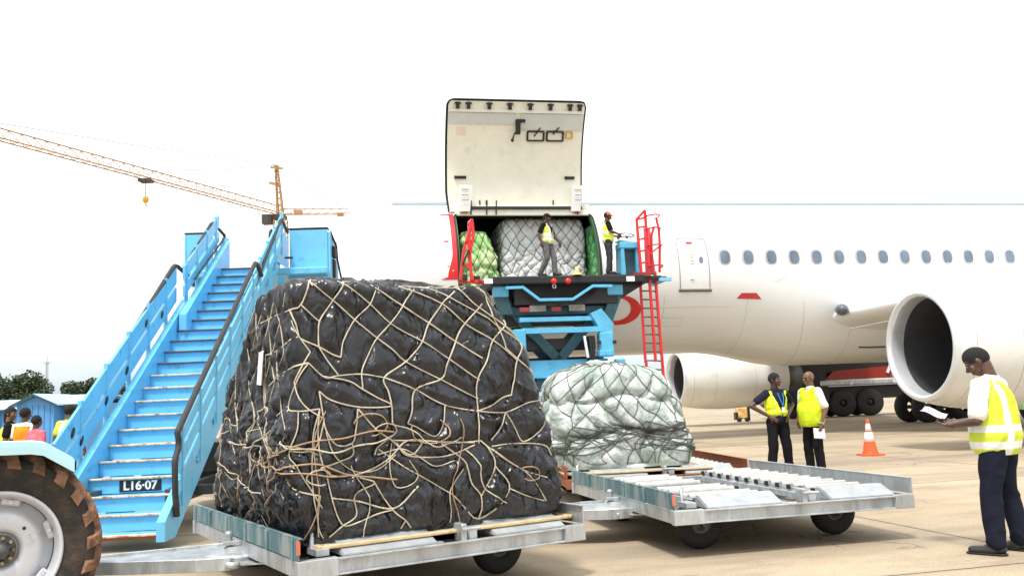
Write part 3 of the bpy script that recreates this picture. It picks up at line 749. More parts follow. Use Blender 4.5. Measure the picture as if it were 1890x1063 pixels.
def stroke():
    q = MB(PF); K = 22; vs = []
    for i in range(K + 1):
        a = lerp(-6.5, 46.5, i / K); w = .15 + .17 * sstep(12, -6, a)
        vs += [fus(-3.655 - w, a, .01), fus(-3.655, a, .01)]
    q.add(vs, [[2 * i, 2 * i + 1, 2 * i + 3, 2 * i + 2] for i in range(K)], True)
    q.add([fus(-4.05, 46.5, .01), fus(-3.655, 46.5, .01), fus(-3.655, 44.6, .01), fus(-4.05, 45.2, .01)], [[0, 1, 2, 3]])
    q.add([fus(-4.2, -6.5, .01), fus(-3.655, -6.5, .01), fus(-3.655, -2.5, .01)], [[0, 1, 2]])
    q.build('livery_letter', m_red, air)
stroke()
skin_poly([(5.32, -23.2), (6.16, -23.6), (5.98, -19.2), (5.48, -19.1)], .01, 'wing_root_marking', pm('dull_red_mark', (.55, .04, .05), .5))
skin_poly([(-4.04, 19.7), (-3.9, 19.7), (-3.9, 20.7), (-4.04, 20.7)], .01, 'safety_mark', m_red)
for p in ((-3.98, 2), (-3.84, -1)): skin_poly([(p[0], p[1]), (p[0] + .06, p[1]), (p[0] + .06, p[1] + 1), (p[0], p[1] + 1)], .01, 'small_stencil', m_line)
# skin seams and small access panels
for s in (2.9, 5.7): skin_strip([(s, -20 - i * 5) for i in range(13)], .006, 0, 'skin_seam', m_line)
skin_strip([(2.0 + i * .45, -29) for i in range(8)], .006, 0, 'skin_seam', m_line)
skin_strip([(2.9, -37), (3.6, -37), (3.6, -44), (2.9, -44)], .006, 0, 'access_panel_outline', m_line, air, True)
for s in (7.6, 9.3): skin_strip([(s + .003 * i * i, -25 - i * 6) for i in range(12)], .007, 0, 'fairing_seam', m_line)
skin_strip([(9.9, -57), (10.3, -57.5), (10.9, -57.5)], .03, .01, 'belly_drain', m_steel)
skin_strip([(6.6 + .12 * i, -12 + i * 1.1) for i in range(5)], .007, 0, 'fairing_edge', m_line)

# ---- engines
def engine(s, y, z, side, label):
    q = MB(PF); c = (s, y, z); ax = (1, 0, -.02)
    prof = [(1.272, .14), (1.33, .4), (1.40, .8), (1.46, 1.5), (1.48, 2.2), (1.46, 3.0), (1.39, 3.8), (1.27, 4.6), (1.12, 5.3), (1.10, 5.34)]
    q.lathe(prof, c, ax, 56)
    nac = q.build('engine', m_nac, air, label=label)
    q = MB(PF); lip = [(1.10, .40), (1.095, .24), (1.105, .10), (1.13, .025), (1.17, 0), (1.22, .012), (1.25, .06), (1.272, .14)]
    q.lathe(lip, c, ax, 56); q.build('intake_lip', m_lip, nac)
    q = MB(PF); q.lathe([(1.10, .40), (1.11, .75), (1.17, 1.3), (1.18, 2.3)], c, ax, 56); q.build('intake_liner', m_intake, nac)
    q = MB(PF); nb = 26
    for k in range(nb):
        t = 2 * pi * k / nb; p = []
        for j in range(5):
            r = lerp(.36, 1.165, j / 4); tw = lerp(.25, .75, j / 4); d = .13 + .02 * j
            e = V((0, cos(t), sin(t))); g = V((0, -sin(t), cos(t)))
            for sg in (-1, 1): p.append(V(c) + V((2.0, 0, 0)) + e * r + (g * sin(tw) + V((1, 0, 0)) * cos(tw)) * d * sg)
        q.add(p, [[2 * j, 2 * j + 1, 2 * j + 3, 2 * j + 2] for j in range(4)], True)
    q.build('fan', m_fan, nac)
    q = MB(PF); q.lathe([(.001, 1.5), (.12, 1.56), (.26, 1.7), (.36, 1.92), (.4, 2.3)], c, ax, 24); q.build('spinner', m_steel, nac)
    q = MB(PF); q.lathe([(1.175, 2.3), (.001, 2.33)], c, ax, 40); q.build('fan_backplate', m_black, nac)
    q = MB(PF); q.lathe([(1.10, 5.34), (.9, 5.2), (.86, 4.6)], c, ax, 40); q.lathe([(.80, 4.9), (.78, 5.6), (.62, 6.3), (.60, 6.3), (.3, 6.2), (.05, 7.0)], c, ax, 32); q.build('core_nozzle', m_steel, nac)
    q = MB(PF)
    for h, r in ((1.5, 1.462), (3.5, 1.417), (.46, 1.343)):
        q.tube([V(c) + V((h, r * cos(2 * pi * k / 48), r * sin(2 * pi * k / 48) - .02 * h)) for k in range(48)], .007, 5, closed=True)
    q.build('cowl_seam', m_line, nac)
    q = MB(PF)   # drain and small access marks on the cowl
    for (h, a, L) in ((3.75, -35, .35), (3.2, -10, .0), (4.2, 10, .2)):
        t = radians(a); rr = 1.45 if h < 3.5 else 1.38
        for e in (0, 1): q.ell(V(c) + V((h + L * e, side * rr * cos(t), rr * sin(t))), (.03, .03, .03), None, 8, 6)
    q.build('cowl_latch', m_line, nac)
    # pylon
    q = MB(PF)
    secs = [(s + 1.9, z + 1.38, z + 1.48, .05), (s + 2.8, z + 1.25, z + 1.60, .2), (s + 4.4, z + 1.1, z + 1.85, .26), (s + 6.6, z + .9, z + 2.1, .28), (s + 9, z + 1.3, z + 2.2, .2)]
    vs = []
    for (x, z0, z1, w) in secs: vs += [V((x, y - w, z0)), V((x, y + w, z0)), V((x, y + w * .7, z1)), V((x, y - w * .7, z1))]
    q.add(vs, [[i * 4 + j, i * 4 + (j + 1) % 4, i * 4 + 4 + (j + 1) % 4, i * 4 + 4 + j] for i in range(4) for j in range(4)] + [[3, 2, 1, 0], [16, 17, 18, 19]], False)
    q.build('pylon', m_nac, air)
engine(5.65, -10.8, 2.34, -1, 'large near engine with a dark open intake')
engine(8.3, 11.2, 2.28, 1, 'far engine seen below the belly')

# ---- wings
def wing(sg):
    q = MB(PF); secs = []
    N = 14
    for (t, le, ch, z, th) in ((1.6, 8.2, 10.4, 3.72, 1.25), (2.7, 8.75, 9.6, 3.85, 1.12), (6, 10.4, 7.6, 4.15, .8), (11, 13.0, 6.0, 4.65, .62), (19, 17.9, 3.8, 5.4, .38), (27, 22.8, 1.9, 6.3, .18)):
        ring = []
        for k in range(2 * N):
            f = k / N if k < N else 2 - k / N
            x = (1 - cos(pi * f)) / 2
            yt = 5 * th / ch * 1.0 * ch * (.2969 * sqrt(x) - .126 * x - .3516 * x * x + .2843 * x ** 3 - .1015 * x ** 4)
            ring.append(V((le + ch * x, -sg * t, z + (yt if k < N else -yt * .8))))
        secs.append(ring)
    vs = [v for r_ in secs for v in r_]; n2 = 2 * N
    q.add(vs, [[i * n2 + j, i * n2 + (j + 1) % n2, (i + 1) * n2 + (j + 1) % n2, (i + 1) * n2 + j] for i in range(5) for j in range(n2)], True)
    q.add(secs[-1], [list(range(n2))])
    w = q.build('wing', m_plane, air)
    if sg > 0:
        q = MB(PF); q.ell((8.72, -2.86, 3.98), (.22, .36, .19), M.Rotation(radians(-30), 3, 'Z')); q.build('landing_light', m_lens, w)
        q = MB(PF); q.tube([(8.9 + .5 * i, -2.9 - 1.0 * i, 3.35 + .1 * i) for i in range(5)], .02, 5); q.build('slat_line', m_line, w)
wing(1); wing(-1)
# tail fin and tailplanes
q = MB(PF); q.prism([(33, 7.6), (41, 8.2), (44, 15.5), (41, 15.5)], (0, -.15, 0), (1, 0, 0), (0, 0, 1), (0, .3, 0)); q.build('tail_fin', m_red, air)
q = MB(PF)
for sg in (-1, 1): q.prism([(36, sg * .6), (40.5, sg * .6), (43, sg * 8), (41, sg * 8)], (0, 0, 7.2), (1, 0, 0), (0, 1, 0), (0, 0, .2))
q.build('tailplane', m_plane, air)
# ---- landing gear
def wheel_set(name, xs, ys, z, r, w, strut):
    g_ = MB(PF)
    for st_ in strut: g_.tube([V(p) for p in st_[0]], st_[1], 10)
    gg = g_.build(name, m_steel, air)
    for x in xs:
        for y in ys:
            q = MB(PF); q.lathe([(.25, -w / 2), (r * .8, -w / 2), (r * .95, -w / 2 + .06), (r, -w / 4), (r, w / 4), (r * .95, w / 2 - .06), (r * .8, w / 2), (.25, w / 2)], (x, y, z), (0, 1, 0), 28)
            tt = q.build('wheel', m_tyre, gg)
            q = MB(PF); q.lathe([(.02, -w / 2 + .06), (.16, -w / 2 + .05), (.27, -w / 2 + .0)], (x, y, z), (0, 1, 0), 20); q.lathe([(.27, w / 2), (.16, w / 2 - .05), (.02, w / 2 - .06)], (x, y, z), (0, 1, 0), 20)
            if False: pass
for sg, nm in ((1, 'main_landing_gear'), (-1, 'main_landing_gear')):
    y = 3.4 * sg
    wheel_set(nm, (15.5, 17.1), (y - .55, y + .55), .62, .62, .42, [([(15.5, y, .62), (17.1, y, .62)], .12), ([(16.3, y, .62), (16.4, y, 3.6)], .18), ([(15.6, y, 2.9), (16.3, y, 1.4)], .07), ([(15.5, y - .7, .62), (15.5, y + .7, .62)], .08), ([(17.1, y - .7, .62), (17.1, y + .7, .62)], .08)])
wheel_set('nose_landing_gear', (-5.0,), (-.3, .3), .5, .5, .3, [([(-5, 0, .5), (-5, 0, 3.2)], .12), ([(-5, -.4, .5), (-5, .4, .5)], .07)])
q = MB(PF); q.prism([(0, 0), (1.1, 0), (.9, -.55), (.3, -.5)], (11.4, -.6, 2.85), (1, 0, 0), (0, 0, 1), (0, -.04, 0)); q.build('gear_door', m_plane, air)
# ================================================================ cargo loader (same axes as the aircraft)
LF = M.Translation(V((1.5, 29.5, 0))) @ M.Rotation(PA, 4, 'Z')
lb = LF @ V((-.9, -5.6, 0))
ld = thing('cargo_loader', 'blue and black scissor cargo loader with its platform raised to the open cargo door', 'cargo loader', tuple(lb), PA)
q = MB(LF)
q.box((-.85, -3.82, 4.86), (4.5, 2.2, .12), bev=.01)
q.bar((-3.05, -4.9, 4.82), (1.35, -4.9, 4.82), .14, .22, bev=.04)
q.bar((-3.05, -2.8, 4.78), (1.35, -2.8, 4.78), .1, .2)
for s in (-3.05, 1.35): q.bar((s, -4.9, 4.78), (s, -2.8, 4.78), .12, .22)
q.box((1.62, -4.35, 4.86), (.62, .9, .10), bev=.01)
q.box((-.9, -3.9, 4.45), (3.0, 1.7, .62), bev=.02)
q.prism([(-2.3, 4.7), (.2, 4.7), (-.45, 4.1), (-1.9, 4.1)], (0, -4.75, 0), (1, 0, 0), (0, 0, 1), (0, .6, 0))
q.prism([(.55, 4.75), (1.55, 4.75), (.75, 4.3)], (0, -4.7, 0), (1, 0, 0), (0, 0, 1), (0, .5, 0))
pf = q.build('platform', m_black, ld)
for i in range(12):
    q = MB(LF); q.tube([(-2.9 + .33 * i, -4.6, 4.95), (-2.9 + .33 * i, -3.1, 4.95)], .035, 8); q.build('roller', m_steel, pf)
q = MB(LF); q.box((.62, -4.15, 4.985), (.5, .5, .12)); q.build('operator_step', m_black, ld)
q = MB(LF); q.tube([(-2.68, -5.02, 4.60), (-2.2, -5.02, 4.61), (-1.74, -5.02, 4.25), (-.79, -5.02, 4.25), (-.2, -5.02, 4.61), (.36, -5.02, 4.60)], .055, 4, smooth=False); q.build('cross_bar', m_blue2, ld)
for x0, x1 in ((-2.98, -2.56), (.30, .76)):
    q = MB(LF); q.box(((x0 + x1) / 2, -4.65, 4.53), (x1 - x0, .3, .3), bev=.02)
    q.build('lift_post', m_blue2, ld)
q = MB(LF)
q.prism([(-2.95, 4.38), (-2.57, 4.38), (-2.45, 3.9), (-2.8, 3.9)], (0, -4.72, 0), (1, 0, 0), (0, 0, 1), (0, .22, 0))
q.prism([(.40, 4.38), (.75, 4.38), (.34, 3.45), (.08, 3.62)], (0, -4.72, 0), (1, 0, 0), (0, 0, 1), (0, .22, 0))
for y in (-4.4, -3.2):       # scissor arms
    q.bar((-2.7, y, 4.35), (.2, y, 1.1), .12, .26); q.bar((.5, y, 4.35), (-2.5, y, 1.1), .12, .26)
    q.bar((-2.6, y + .14, 2.7), (.1, y + .14, .9), .1, .24)
q.box((-1.1, -4.0, 4.0), (2.9, 1.1, .25), bev=.02)
q.box((-1.0, -4.3, 3.95), (2.2, .3, .12))
q.build('scissor_arms', m_teal, ld)
q = MB(LF); q.box((-1.1, -4.1, 4.15), (3.1, .5, 1.1), bev=.03); q.box((-1.15, -4.2, 3.05), (2.3, .3, .34), bev=.03); q.box((-1.1, -3.9, 2.4), (2.8, .3, .6)); q.build('underside_dark_fill', m_black, ld)  # black boxes added to darken the open space under the platform
q = MB(LF)
q.bar((-2.3, -4.85, 3.72), (.0, -4.85, 3.72), .14, .12); q.bar((-2.25, -4.95, 3.40), (.05, -4.95, 3.40), .16, .15)
q.prism([(-.30, 3.85), (.02, 3.98), (.36, 3.55), (.30, 3.30), (.02, 3.30)], (0, -5.0, 0), (1, 0, 0), (0, 0, 1), (0, .35, 0))
q.box((.12, -4.9, 2.97), (.40, .34, .68), bev=.03); q.box((.05, -4.96, 2.72), (.36, .36, .16), bev=.02)
q.box((-2.35, -4.9, 2.9), (.34, .34, 1.1), bev=.03)
q.build('upper_frame', m_blue2, ld)
q = MB(LF)
for x in (-.12, .33):
    q = MB(LF); q.box((x, -5.08, 3.02), (.1, .04, .1)); q.build('valve_block', m_black, ld)
q = MB(LF)
q.box((-.28, -4.8, 2.85), (.16, .3, .75)); q.tube([(-.35, -4.95, 3.2), (-.32, -4.97, 2.9), (-.36, -4.95, 2.6)], .04, 6)
q.build('hydraulic_unit', m_black, ld)
q = MB(LF); q.tube([(-.5, -4.96, 3.22), (-.48, -5.0, 2.95), (-.43, -4.98, 2.62)], .04, 6); q.build('hose', m_white, ld)
q = MB(LF)
for x in (-2.6, .5):
    q.box((x, -4.9, .75), (.3, 1.6, .6), bev=.02); q.box((x, -4.9, 1.6), (.26, .26, 1.9), bev=.02)
q.box((-1.05, -5.2, .62), (3.4, 4.4, .35), bev=.02); q.box((-1.05, -4.5, 2.35), (2.6, .25, .5), bev=.02)
q.box((-2.4, -6.9, 1.0), (1.0, .9, 1.3), bev=.04)
q.build('chassis', m_blue2, ld)
for x in (-2.75, .65):
    for y in (-3.6, -6.6):
        q = MB(LF); q.lathe([(.05, -.13), (.3, -.14), (.42, -.1), (.42, .1), (.3, .14), (.05, .13)], (x, y, .42), (1, 0, 0), 20); q.build('wheel', m_tyre, ld)
for x in (-1.78, -.66):   # documents / plates seen under the platform
    q = MB(LF); q.box((x, -4.92, 4.02), (.46, .02, .17), bev=.002); q.build('notice_plate', m_bay, ld)
for x in (-2.15, -1.25): q = MB(LF); q.box((x, -4.9, 4.0), (.28, .03, .12)); q.build('red_marker', pm('dull_red', (.3, .03, .03), .6), ld)
for x in (-1.30, -.89):
    q = MB(LF); q.lathe([(.001, -.06), (.07, -.05), (.085, 0), (.085, .05)], (x, -4.99, 4.77), (0, 1, 0), 18); q.build('red_lamp', m_redlamp, ld)
q = MB(LF); q.tube([(-1.3 + .05 * cos(t * .7), -5.0, 4.62 + .05 * sin(t * .7)) for t in range(9)], .014, 6, closed=True); q.build('tow_ring', m_galv, ld)
for x in (-3.15, .93): q = MB(LF); q.box((x, -5.0, 4.80), (.24, .03, .14), bev=.003); q.build('white_plate', m_white, ld)
q = MB(LF); q.lathe([(.14, 0), (.13, .05), (.06, .09), (.05, .2), (.035, .24), (.001, .25)], (-.61, -4.92, 4.94), (0, 0, 1), 16); q.build('beacon', pm('amber_beacon', (.75, .50, .18), .35), ld)
q = MB(LF)   # left guard rail, a red A-frame
q.bar((-3.88, -4.4, 4.86), (-3.2, -4.4, 4.86), .06, .06)
for p0, p1 in (((-3.86, -4.5, 4.92), (-3.74, -4.5, 5.7)), ((-3.74, -4.5, 5.7), (-3.47, -4.5, 6.62)), ((-3.47, -4.5, 6.62), (-3.44, -4.5, 6.2)), ((-3.44, -4.5, 6.2), (-3.59, -4.5, 5.5)), ((-3.59, -4.5, 5.5), (-3.52, -4.5, 4.9)), ((-3.70, -4.5, 5.95), (-3.5, -4.5, 6.0)), ((-3.8, -4.5, 5.3), (-3.6, -4.5, 5.35)), ((-3.59, -4.5, 5.5), (-3.58, -4.5, 6.25)), ((-3.5, -4.1, 6.62), (-3.5, -4.1, 4.9)), ((-3.47, -4.5, 6.62), (-3.5, -4.1, 6.62))):
    q.bar(p0, p1, .075, .075, up=(0, 1, 0))
q.bar((-3.47, -4.5, 4.87), (-3.2, -4.2, 4.87), .25, .08)
q.build('guard_rail', m_red, ld)
q = MB(LF); q.bar((-3.78, -4.56, 5.35), (-3.6, -4.56, 5.75), .05, .05); q.build('rail_latch', m_black, ld); q = MB(LF); q.box((-3.72, -4.5, 4.98), (.12, .12, .16)); q.box((-3.4, -4.4, 4.96), (.2, .16, .14)); q.build('rail_latch', m_black, ld)
# access ladder with safety cage
lad = MB(LF)
for (x0, z0, x1, z1, y) in ((1.38, 2.45, 1.37, 5.0, -4.55), (1.63, 2.45, 1.60, 5.0, -4.7), (1.85, 2.25, 1.80, 5.05, -4.65)):
    lad.bar((x0, y, z0), (x1, y, z1), .07 if x0 != 1.38 else .05, .07)
lad.bar((1.85, -4.65, .3), (1.85, -4.65, 2.3), .07, .07); lad.bar((1.40, -4.6, .3), (1.38, -4.6, 2.5), .07, .07)
lq = lad.build('ladder', m_red, ld)
for i in range(19):
    z_ = .5 + .25 * i
    q = MB(LF); q.tube([(1.40, -4.57, z_), (1.62, -4.7, z_ - .02), (1.84, -4.66, z_ - .04)], .022, 6); q.build('rung', m_steel, lq)
q = MB(LF)
def fr_poly(pts, y, w=.06):
    for a, b in zip(pts, pts[1:]): q.bar((a[0], y, a[1]), (b[0], y, b[1]), w, w, up=(0, 1, 0))
fr_poly([(1.40, 5.0), (1.36, 6.6), (1.63, 6.87), (1.66, 5.0)], -4.6, .07)
for z_ in (5.3, 5.65, 6.0, 6.35, 6.6): fr_poly([(1.38, z_), (1.65, z_ + .05)], -4.6, .05)
fr_poly([(2.0, 5.05), (2.06, 5.9), (2.06, 6.3), (2.0, 6.68)], -4.5, .06)
fr_poly([(1.82, 5.05), (1.9, 6.2), (2.0, 6.45)], -4.3, .06)
for z_ in (5.2, 5.8, 6.3, 6.68): q.tube([(1.64, -4.6, z_)] + [(1.84 + .22 * sin(pi * k / 8 - pi / 2), -4.5 + .42 * cos(pi * k / 8 - pi / 2) * -1, z_) for k in range(9)], .022, 6)
q.bar((1.66, -4.6, 5.55), (2.03, -4.5, 5.8), .04, .04)
q.build('safety_cage', m_red, ld)
q = MB(LF); q.prism([(1.70, 5.1), (2.0, 5.05), (1.92, 6.4), (1.72, 6.45)], (0, -4.15, 0), (1, 0, 0), (0, 0, 1), (0, .03, 0)); q.build('cage_panel', pm('faded_red_panel', (.75, .10, .16), .5), ld)
q = MB(LF); q.box((1.35, -4.6, 4.95), (.5, .5, .12)); q.box((2.0, -4.5, 4.86), (.3, .3, .1)); q.build('ladder_step', pm('dark_red_step', (.28, .03, .02), .6), ld)
q = MB(LF); q.box((2.0, -4.9, 4.78), (.36, .1, .1)); q.bar((2.1, -4.6, 4.82), (2.1, -3.5, 4.82), .1, .1); q.build('step_bracket', m_blue, ld)
# operator console
q = MB(LF)
for x in (.93, 1.38): q.box((x, -4.25, 5.42), (.11, .42, .96), bev=.02)
q.box((1.15, -4.27, 5.86), (.62, .5, .2), bev=.03); q.prism([(.84, 5.0), (.98, 5.0), (.95, 6.0), (.87, 5.8)], (0, -4.5, 0), (1, 0, 0), (0, 0, 1), (0, .5, 0))
cs = q.build('console', m_blue2, ld)
q = MB(LF); q.box((1.15, -4.15, 5.35), (.36, .3, .85)); q.build('console_back', m_teal, cs)
q = MB(LF); q.box((1.13, -4.25, 6.0), (.56, .5, .08), rot=M.Rotation(.15, 3, 'Y'), bev=.02); q.build('control_panel', m_white, cs)
q = MB(LF); q.tube([(1.16, -4.25, 6.03), (1.14, -4.27, 6.16)], .03, 8); q.tube([(1.13 + .24 * cos(t * pi / 12), -4.27 + .24 * sin(t * pi / 12) * .9, 6.2 + .10 * sin(t * pi / 12)) for t in range(24)], .014, 6, closed=True)
for k in range(3): q.tube([(1.13, -4.27, 6.17), (1.13 + .23 * cos(k * 2.1), -4.27 + .2 * sin(k * 2.1), 6.2 + .1 * sin(k * 2.1))], .01, 5)
q.build('steering_wheel', m_black, cs)

# ================================================================ pallet dollies: local x along the travel direction, y across, W x L
DW, DLn, DB = 2.449, 3.291, .308
def dolly(label, x, y, ang, rusty=False, wheels=True, rollers=True, tow=True, towpt=(-1.3, 1.57)):
    t = thing('pallet_dolly', label, 'pallet dolly', (x, y, 0), radians(ang), 'steel pallet dollies coupled in a train')
    F = WM[t.name]
    ms = m_rust if rusty else m_galv
    def channel(q, p0, p1, inw, h=.117, z=DB):      # C-section beam, open side outward
        p0, p1, inw = V(p0), V(p1), V(inw)
        q.bar(p0 + inw * .045 + V((0, 0, z + h / 2)), p1 + inw * .045 + V((0, 0, z + h / 2)), .012, h - .002, bev=.001)
        for zz in (z + .006, z + h - .006): q.bar(p0 + inw * .02 + V((0, 0, zz)), p1 + inw * .02 + V((0, 0, zz)), .05, .012, bev=.002)
    q = MB(F)
    channel(q, (.30, 0, 0), (DW - .20, 0, 0), (0, 1, 0)); channel(q, (.12, DLn, 0), (DW - .12, DLn, 0), (0, -1, 0))
    for x0, x1 in ((0, .30), (DW - .20, DW)):
        q.box(((x0 + x1) / 2, .03, DB + .06), (x1 - x0 - .004, .075, .128), bev=.004)
        q.box(((x0 + x1) / 2, DLn - .03, DB + .06), (x1 - x0 - .004, .075, .128), bev=.004)
    q.bar((.02, .07, DB + .0615), (.02, DLn - .07, DB + .0615), .012, .115, bev=.002); q.bar((DW - .02, .07, DB + .0615), (DW - .02, DLn - .07, DB + .0615), .012, .115, bev=.002)
    for yy in (.55, 1.3, 2.0, 2.75): q.bar((.03, yy, DB + .03), (DW - .03, yy, DB + .03), .06, .055)
    for xx in (1.15, 1.68): q.bar((xx, .08, DB + .09), (xx, DLn - .08, DB + .09), .05, .06)
    q.build('frame', ms if not rusty else m_rust, t)
    q = MB(F); q.box((DW / 2, DLn / 2, DB + .015), (DW - .10, DLn - .2, .012), bev=0); q.build('floor_pan', m_bay, t)
    for side, xx in ((0, 0), (1, DW)):
        q = MB(F); s_ = 1 if side == 0 else -1
        q.bar((xx + s_ * .012, .0, DB + .205), (xx + s_ * .012, DLn, DB + .205), .010, .150, bev=.002)
        q.bar((xx + s_ * .024, .0, DB + .276), (xx + s_ * .024, DLn, DB + .276), .034, .010, bev=.002)
        for k in range(6): yy = .12 + (DLn - .24) * k / 5; q.bar((xx - s_ * .001, yy, DB + .128), (xx - s_ * .001, yy, DB + .272), .05, .014, up=(1, 0, 0), bev=.003)
        sp_ = q.build('side_panel', m_rust if rusty else (m_galv_t if side == 0 else m_galv), t)
        if not rusty and side == 0:
            q = MB(F); q.prism([(-.006, -.05), (.022, -.05), (.022, .04), (-.006, .055)], (xx, -.004, DB + .22), (1, 0, 0), (0, 0, 1), (0, .004, 0)); q.build('reflector', pm('faded_orange_tape', (.60, .16, .09), .6), sp_)
    for x0, x1 in ((.36, 1.10), (1.62, 2.28)):     # sloped entry plates on the open side
        q = MB(F)
        q.prism([(0, 0), (0, .012), (.20, .095), (.26, .095), (.26, .083), (.21, .083)], (x0, .055, DB + .118), (0, 1, 0), (0, 0, 1), (x1 - x0, 0, 0))
        q.prism([(0, 0), (.26, 0), (.26, .08), (.2, .08)], (x0 - .008, .055, DB + .118), (0, 1, 0), (0, 0, 1), (.007, 0, 0)); q.prism([(0, 0), (.26, 0), (.26, .08), (.2, .08)], (x1 + .001, .055, DB + .118), (0, 1, 0), (0, 0, 1), (.007, 0, 0))
        q.build('entry_plate', m_galv_l, t)
    q = MB(F)       # pallet stop latch in the middle
    q.box((1.33, .10, DB + .17), (.05, .14, .14), bev=.01); q.box((1.42, .11, DB + .155), (.08, .10, .10), bev=.01); q.tube([(1.30, .02, DB + .20), (1.46, .02, DB + .20)], .014, 8); q.build('pallet_stop', m_galv, t); q = MB(F)
    q.box((.22, .2, DB + .15), (.10, .2, .05)); q.tube([(.19, .25, DB + .15), (.19, .25, DB + .27), (.22, .3, DB + .29)], .018, 8)
    q.build('stop_lever', m_galv, t)
    if rollers:
        q = MB(F)
        for xx, y0, y1 in ((.40, .5, 3.1), (1.16, .5, 3.1), (1.71, .42, 3.15), (2.36, .42, 3.15)):
            q.bar((xx, y0, DB + .128), (xx, y1, DB + .128), .02, .06)
        rk = q.build('roller_rail', m_galv, t)
        for x0, x1, ys in ((.42, 1.14, [.62, .78, 1.14, 1.30, 1.46, 1.98, 2.14, 2.5, 2.66, 2.9]), (1.73, 2.34, [.5 + .235 * i for i in range(12)])):
            for yy in ys:
                q = MB(F); q.tube([(x0, yy, DB + .155), (x1, yy, DB + .155)], .038, 12)
                rl = q.build('roller', m_roller, rk)
                q = MB(F); q.tube([(x0 - .035, yy, DB + .155), (x0 - .003, yy, DB + .155)], .024, 8); q.build('roller_bearing', m_black, rl) if False else None
        for xb, yy in [(1.685, .5 + .235 * i) for i in range(12)] + [(1.185, y_) for y_ in (.62, 1.14, 1.46, 2.14, 2.66)]:
            q = MB(F); q.box((xb, yy, DB + .16), (.03, .05, .05), bev=.008); q.build('bearing_block', m_black, rk)
    for xx, yy in ((.46, .52), (2.0, .70), (.46, 2.75), (2.0, 2.75)):
        q = MB(F)
        q.lathe([(.10, -.075), (.17, -.085), (.215, -.07), (.235, -.035), (.235, .035), (.215, .07), (.17, .085), (.10, .075)], (xx, yy, .235), (0, 1, 0), 32)
        w = q.build('wheel', m_tyre, t)
        q = MB(F); q.lathe([(.001, -.055), (.05, -.06), (.06, -.04), (.105, -.055), (.115, -.076)], (xx, yy, .235), (0, 1, 0), 24); q.build('hub', m_steel, w)
        q = MB(F); q.bar((xx, yy - .13, .235), (xx, yy - .13, DB + .02), .07, .02, up=(1, 0, 0)); q.bar((xx, yy + .13, .235), (xx, yy + .13, DB + .02), .07, .02, up=(1, 0, 0)); q.tube([(xx, yy - .15, .235), (xx, yy + .15, .235)], .025, 8); q.build('fork', m_steel, w)
    if tow:
        q = MB(F)                               # turntable and drawbar
        py = 1.57
        q.lathe([(.001, 0), (.26, 0), (.26, .03), (.20, .05), (.13, .055), (.10, .09), (.001, .09)], (-.02, py, DB - .02), (0, 0, 1), 28)
        q.prism([(-.28, -.30), (.1, -.5), (.1, .5), (-.28, .30)], (0, py, DB - .035), (1, 0, 0), (0, 1, 0), (0, 0, .014))
        q.tube([(-.07, py, DB + .05), (-.07, py, DB + .155)], .03, 10); q.ell((-.07, py, DB + .165), (.036, .036, .03), None, 10, 6); q.bar((-.13, py - .04, DB + .10), (0, py - .06, DB + .10), .05, .03)
        q.bar((-.15, py - .35, DB - .03), (-.20, py + .1, DB - .03), .07, .05); q.lathe([(.02, 0), (.06, 0), (.06, .05), (.02, .05)], (-.14, py - .38, DB - .05), (0, 0, 1), 14)
        tt = q.build('turntable', m_galv, t)
        tx, tyy = towpt
        d = V((tx, tyy - py, 0)).normalized(); sd_ = V((-d.y, d.x, 0)); L = V((tx, tyy - py, 0)).length; o = V((0, py, .295))
        q = MB(F)
        def pt(a, b, z=0): return o + d * a + sd_ * b + V((0, 0, z))
        wide, nar = .42, .06
        out = [(-.0, wide), (.28, wide), (L - .15, nar), (L, nar), (L, -nar), (L - .15, -nar), (.28, -wide), (-.0, -wide)]
        q.prism(out, o - V((0, 0, .03)), d, sd_, (0, 0, .055))
        for sg in (1, -1):
            q.bar(pt(.26, sg * wide, -.0), pt(L - .13, sg * nar, -.0), .016, .10); q.bar(pt(0, sg * wide, 0), pt(.27, sg * wide, 0), .016, .10)
        q.lathe([(.03, -.02), (.075, -.02), (.075, .02), (.03, .02)], pt(L + .05, 0), (0, 0, 1), 18)
        dbm = q.build('drawbar', m_galv, t)
        if L > 1.3:
            q = MB(F)
            for a in (L - .52, L - .34): q.prism([(0, -.05), (.13, -.07), (.13, .07), (0, .05)], pt(a, 0, .026), -d, sd_, (0, 0, .004))
            q.build('drawbar_cutout', m_black, dbm)
            q = MB(F); q.bar(pt(L - .50, -nar - .045 if sd_.y > 0 else 0, .0), pt(L - .40, -nar - .04, .0), .01, .06); 
            pp = pt(L - .42, (nar + .05) * (1 if (sd_.y < 0) else -1), 0); q.box(pp, (.14, .012, .05), bev=.005); q.build('red_marker', m_redlamp, dbm)
    return t
d1 = dolly('pallet dolly carrying the black netted cargo in the foreground', -1.557, 6.245, 31.9, towpt=(-1.62, 2.22))
d2 = dolly('empty pallet dolly with bare rollers in front of the two talking men', 1.357, 8.09, 12.587, towpt=(-1.15, 1.50))
d3 = dolly('rusty brown pallet dolly under the clear-wrapped cargo', .60, 11.74, 5, rusty=True, tow=False)

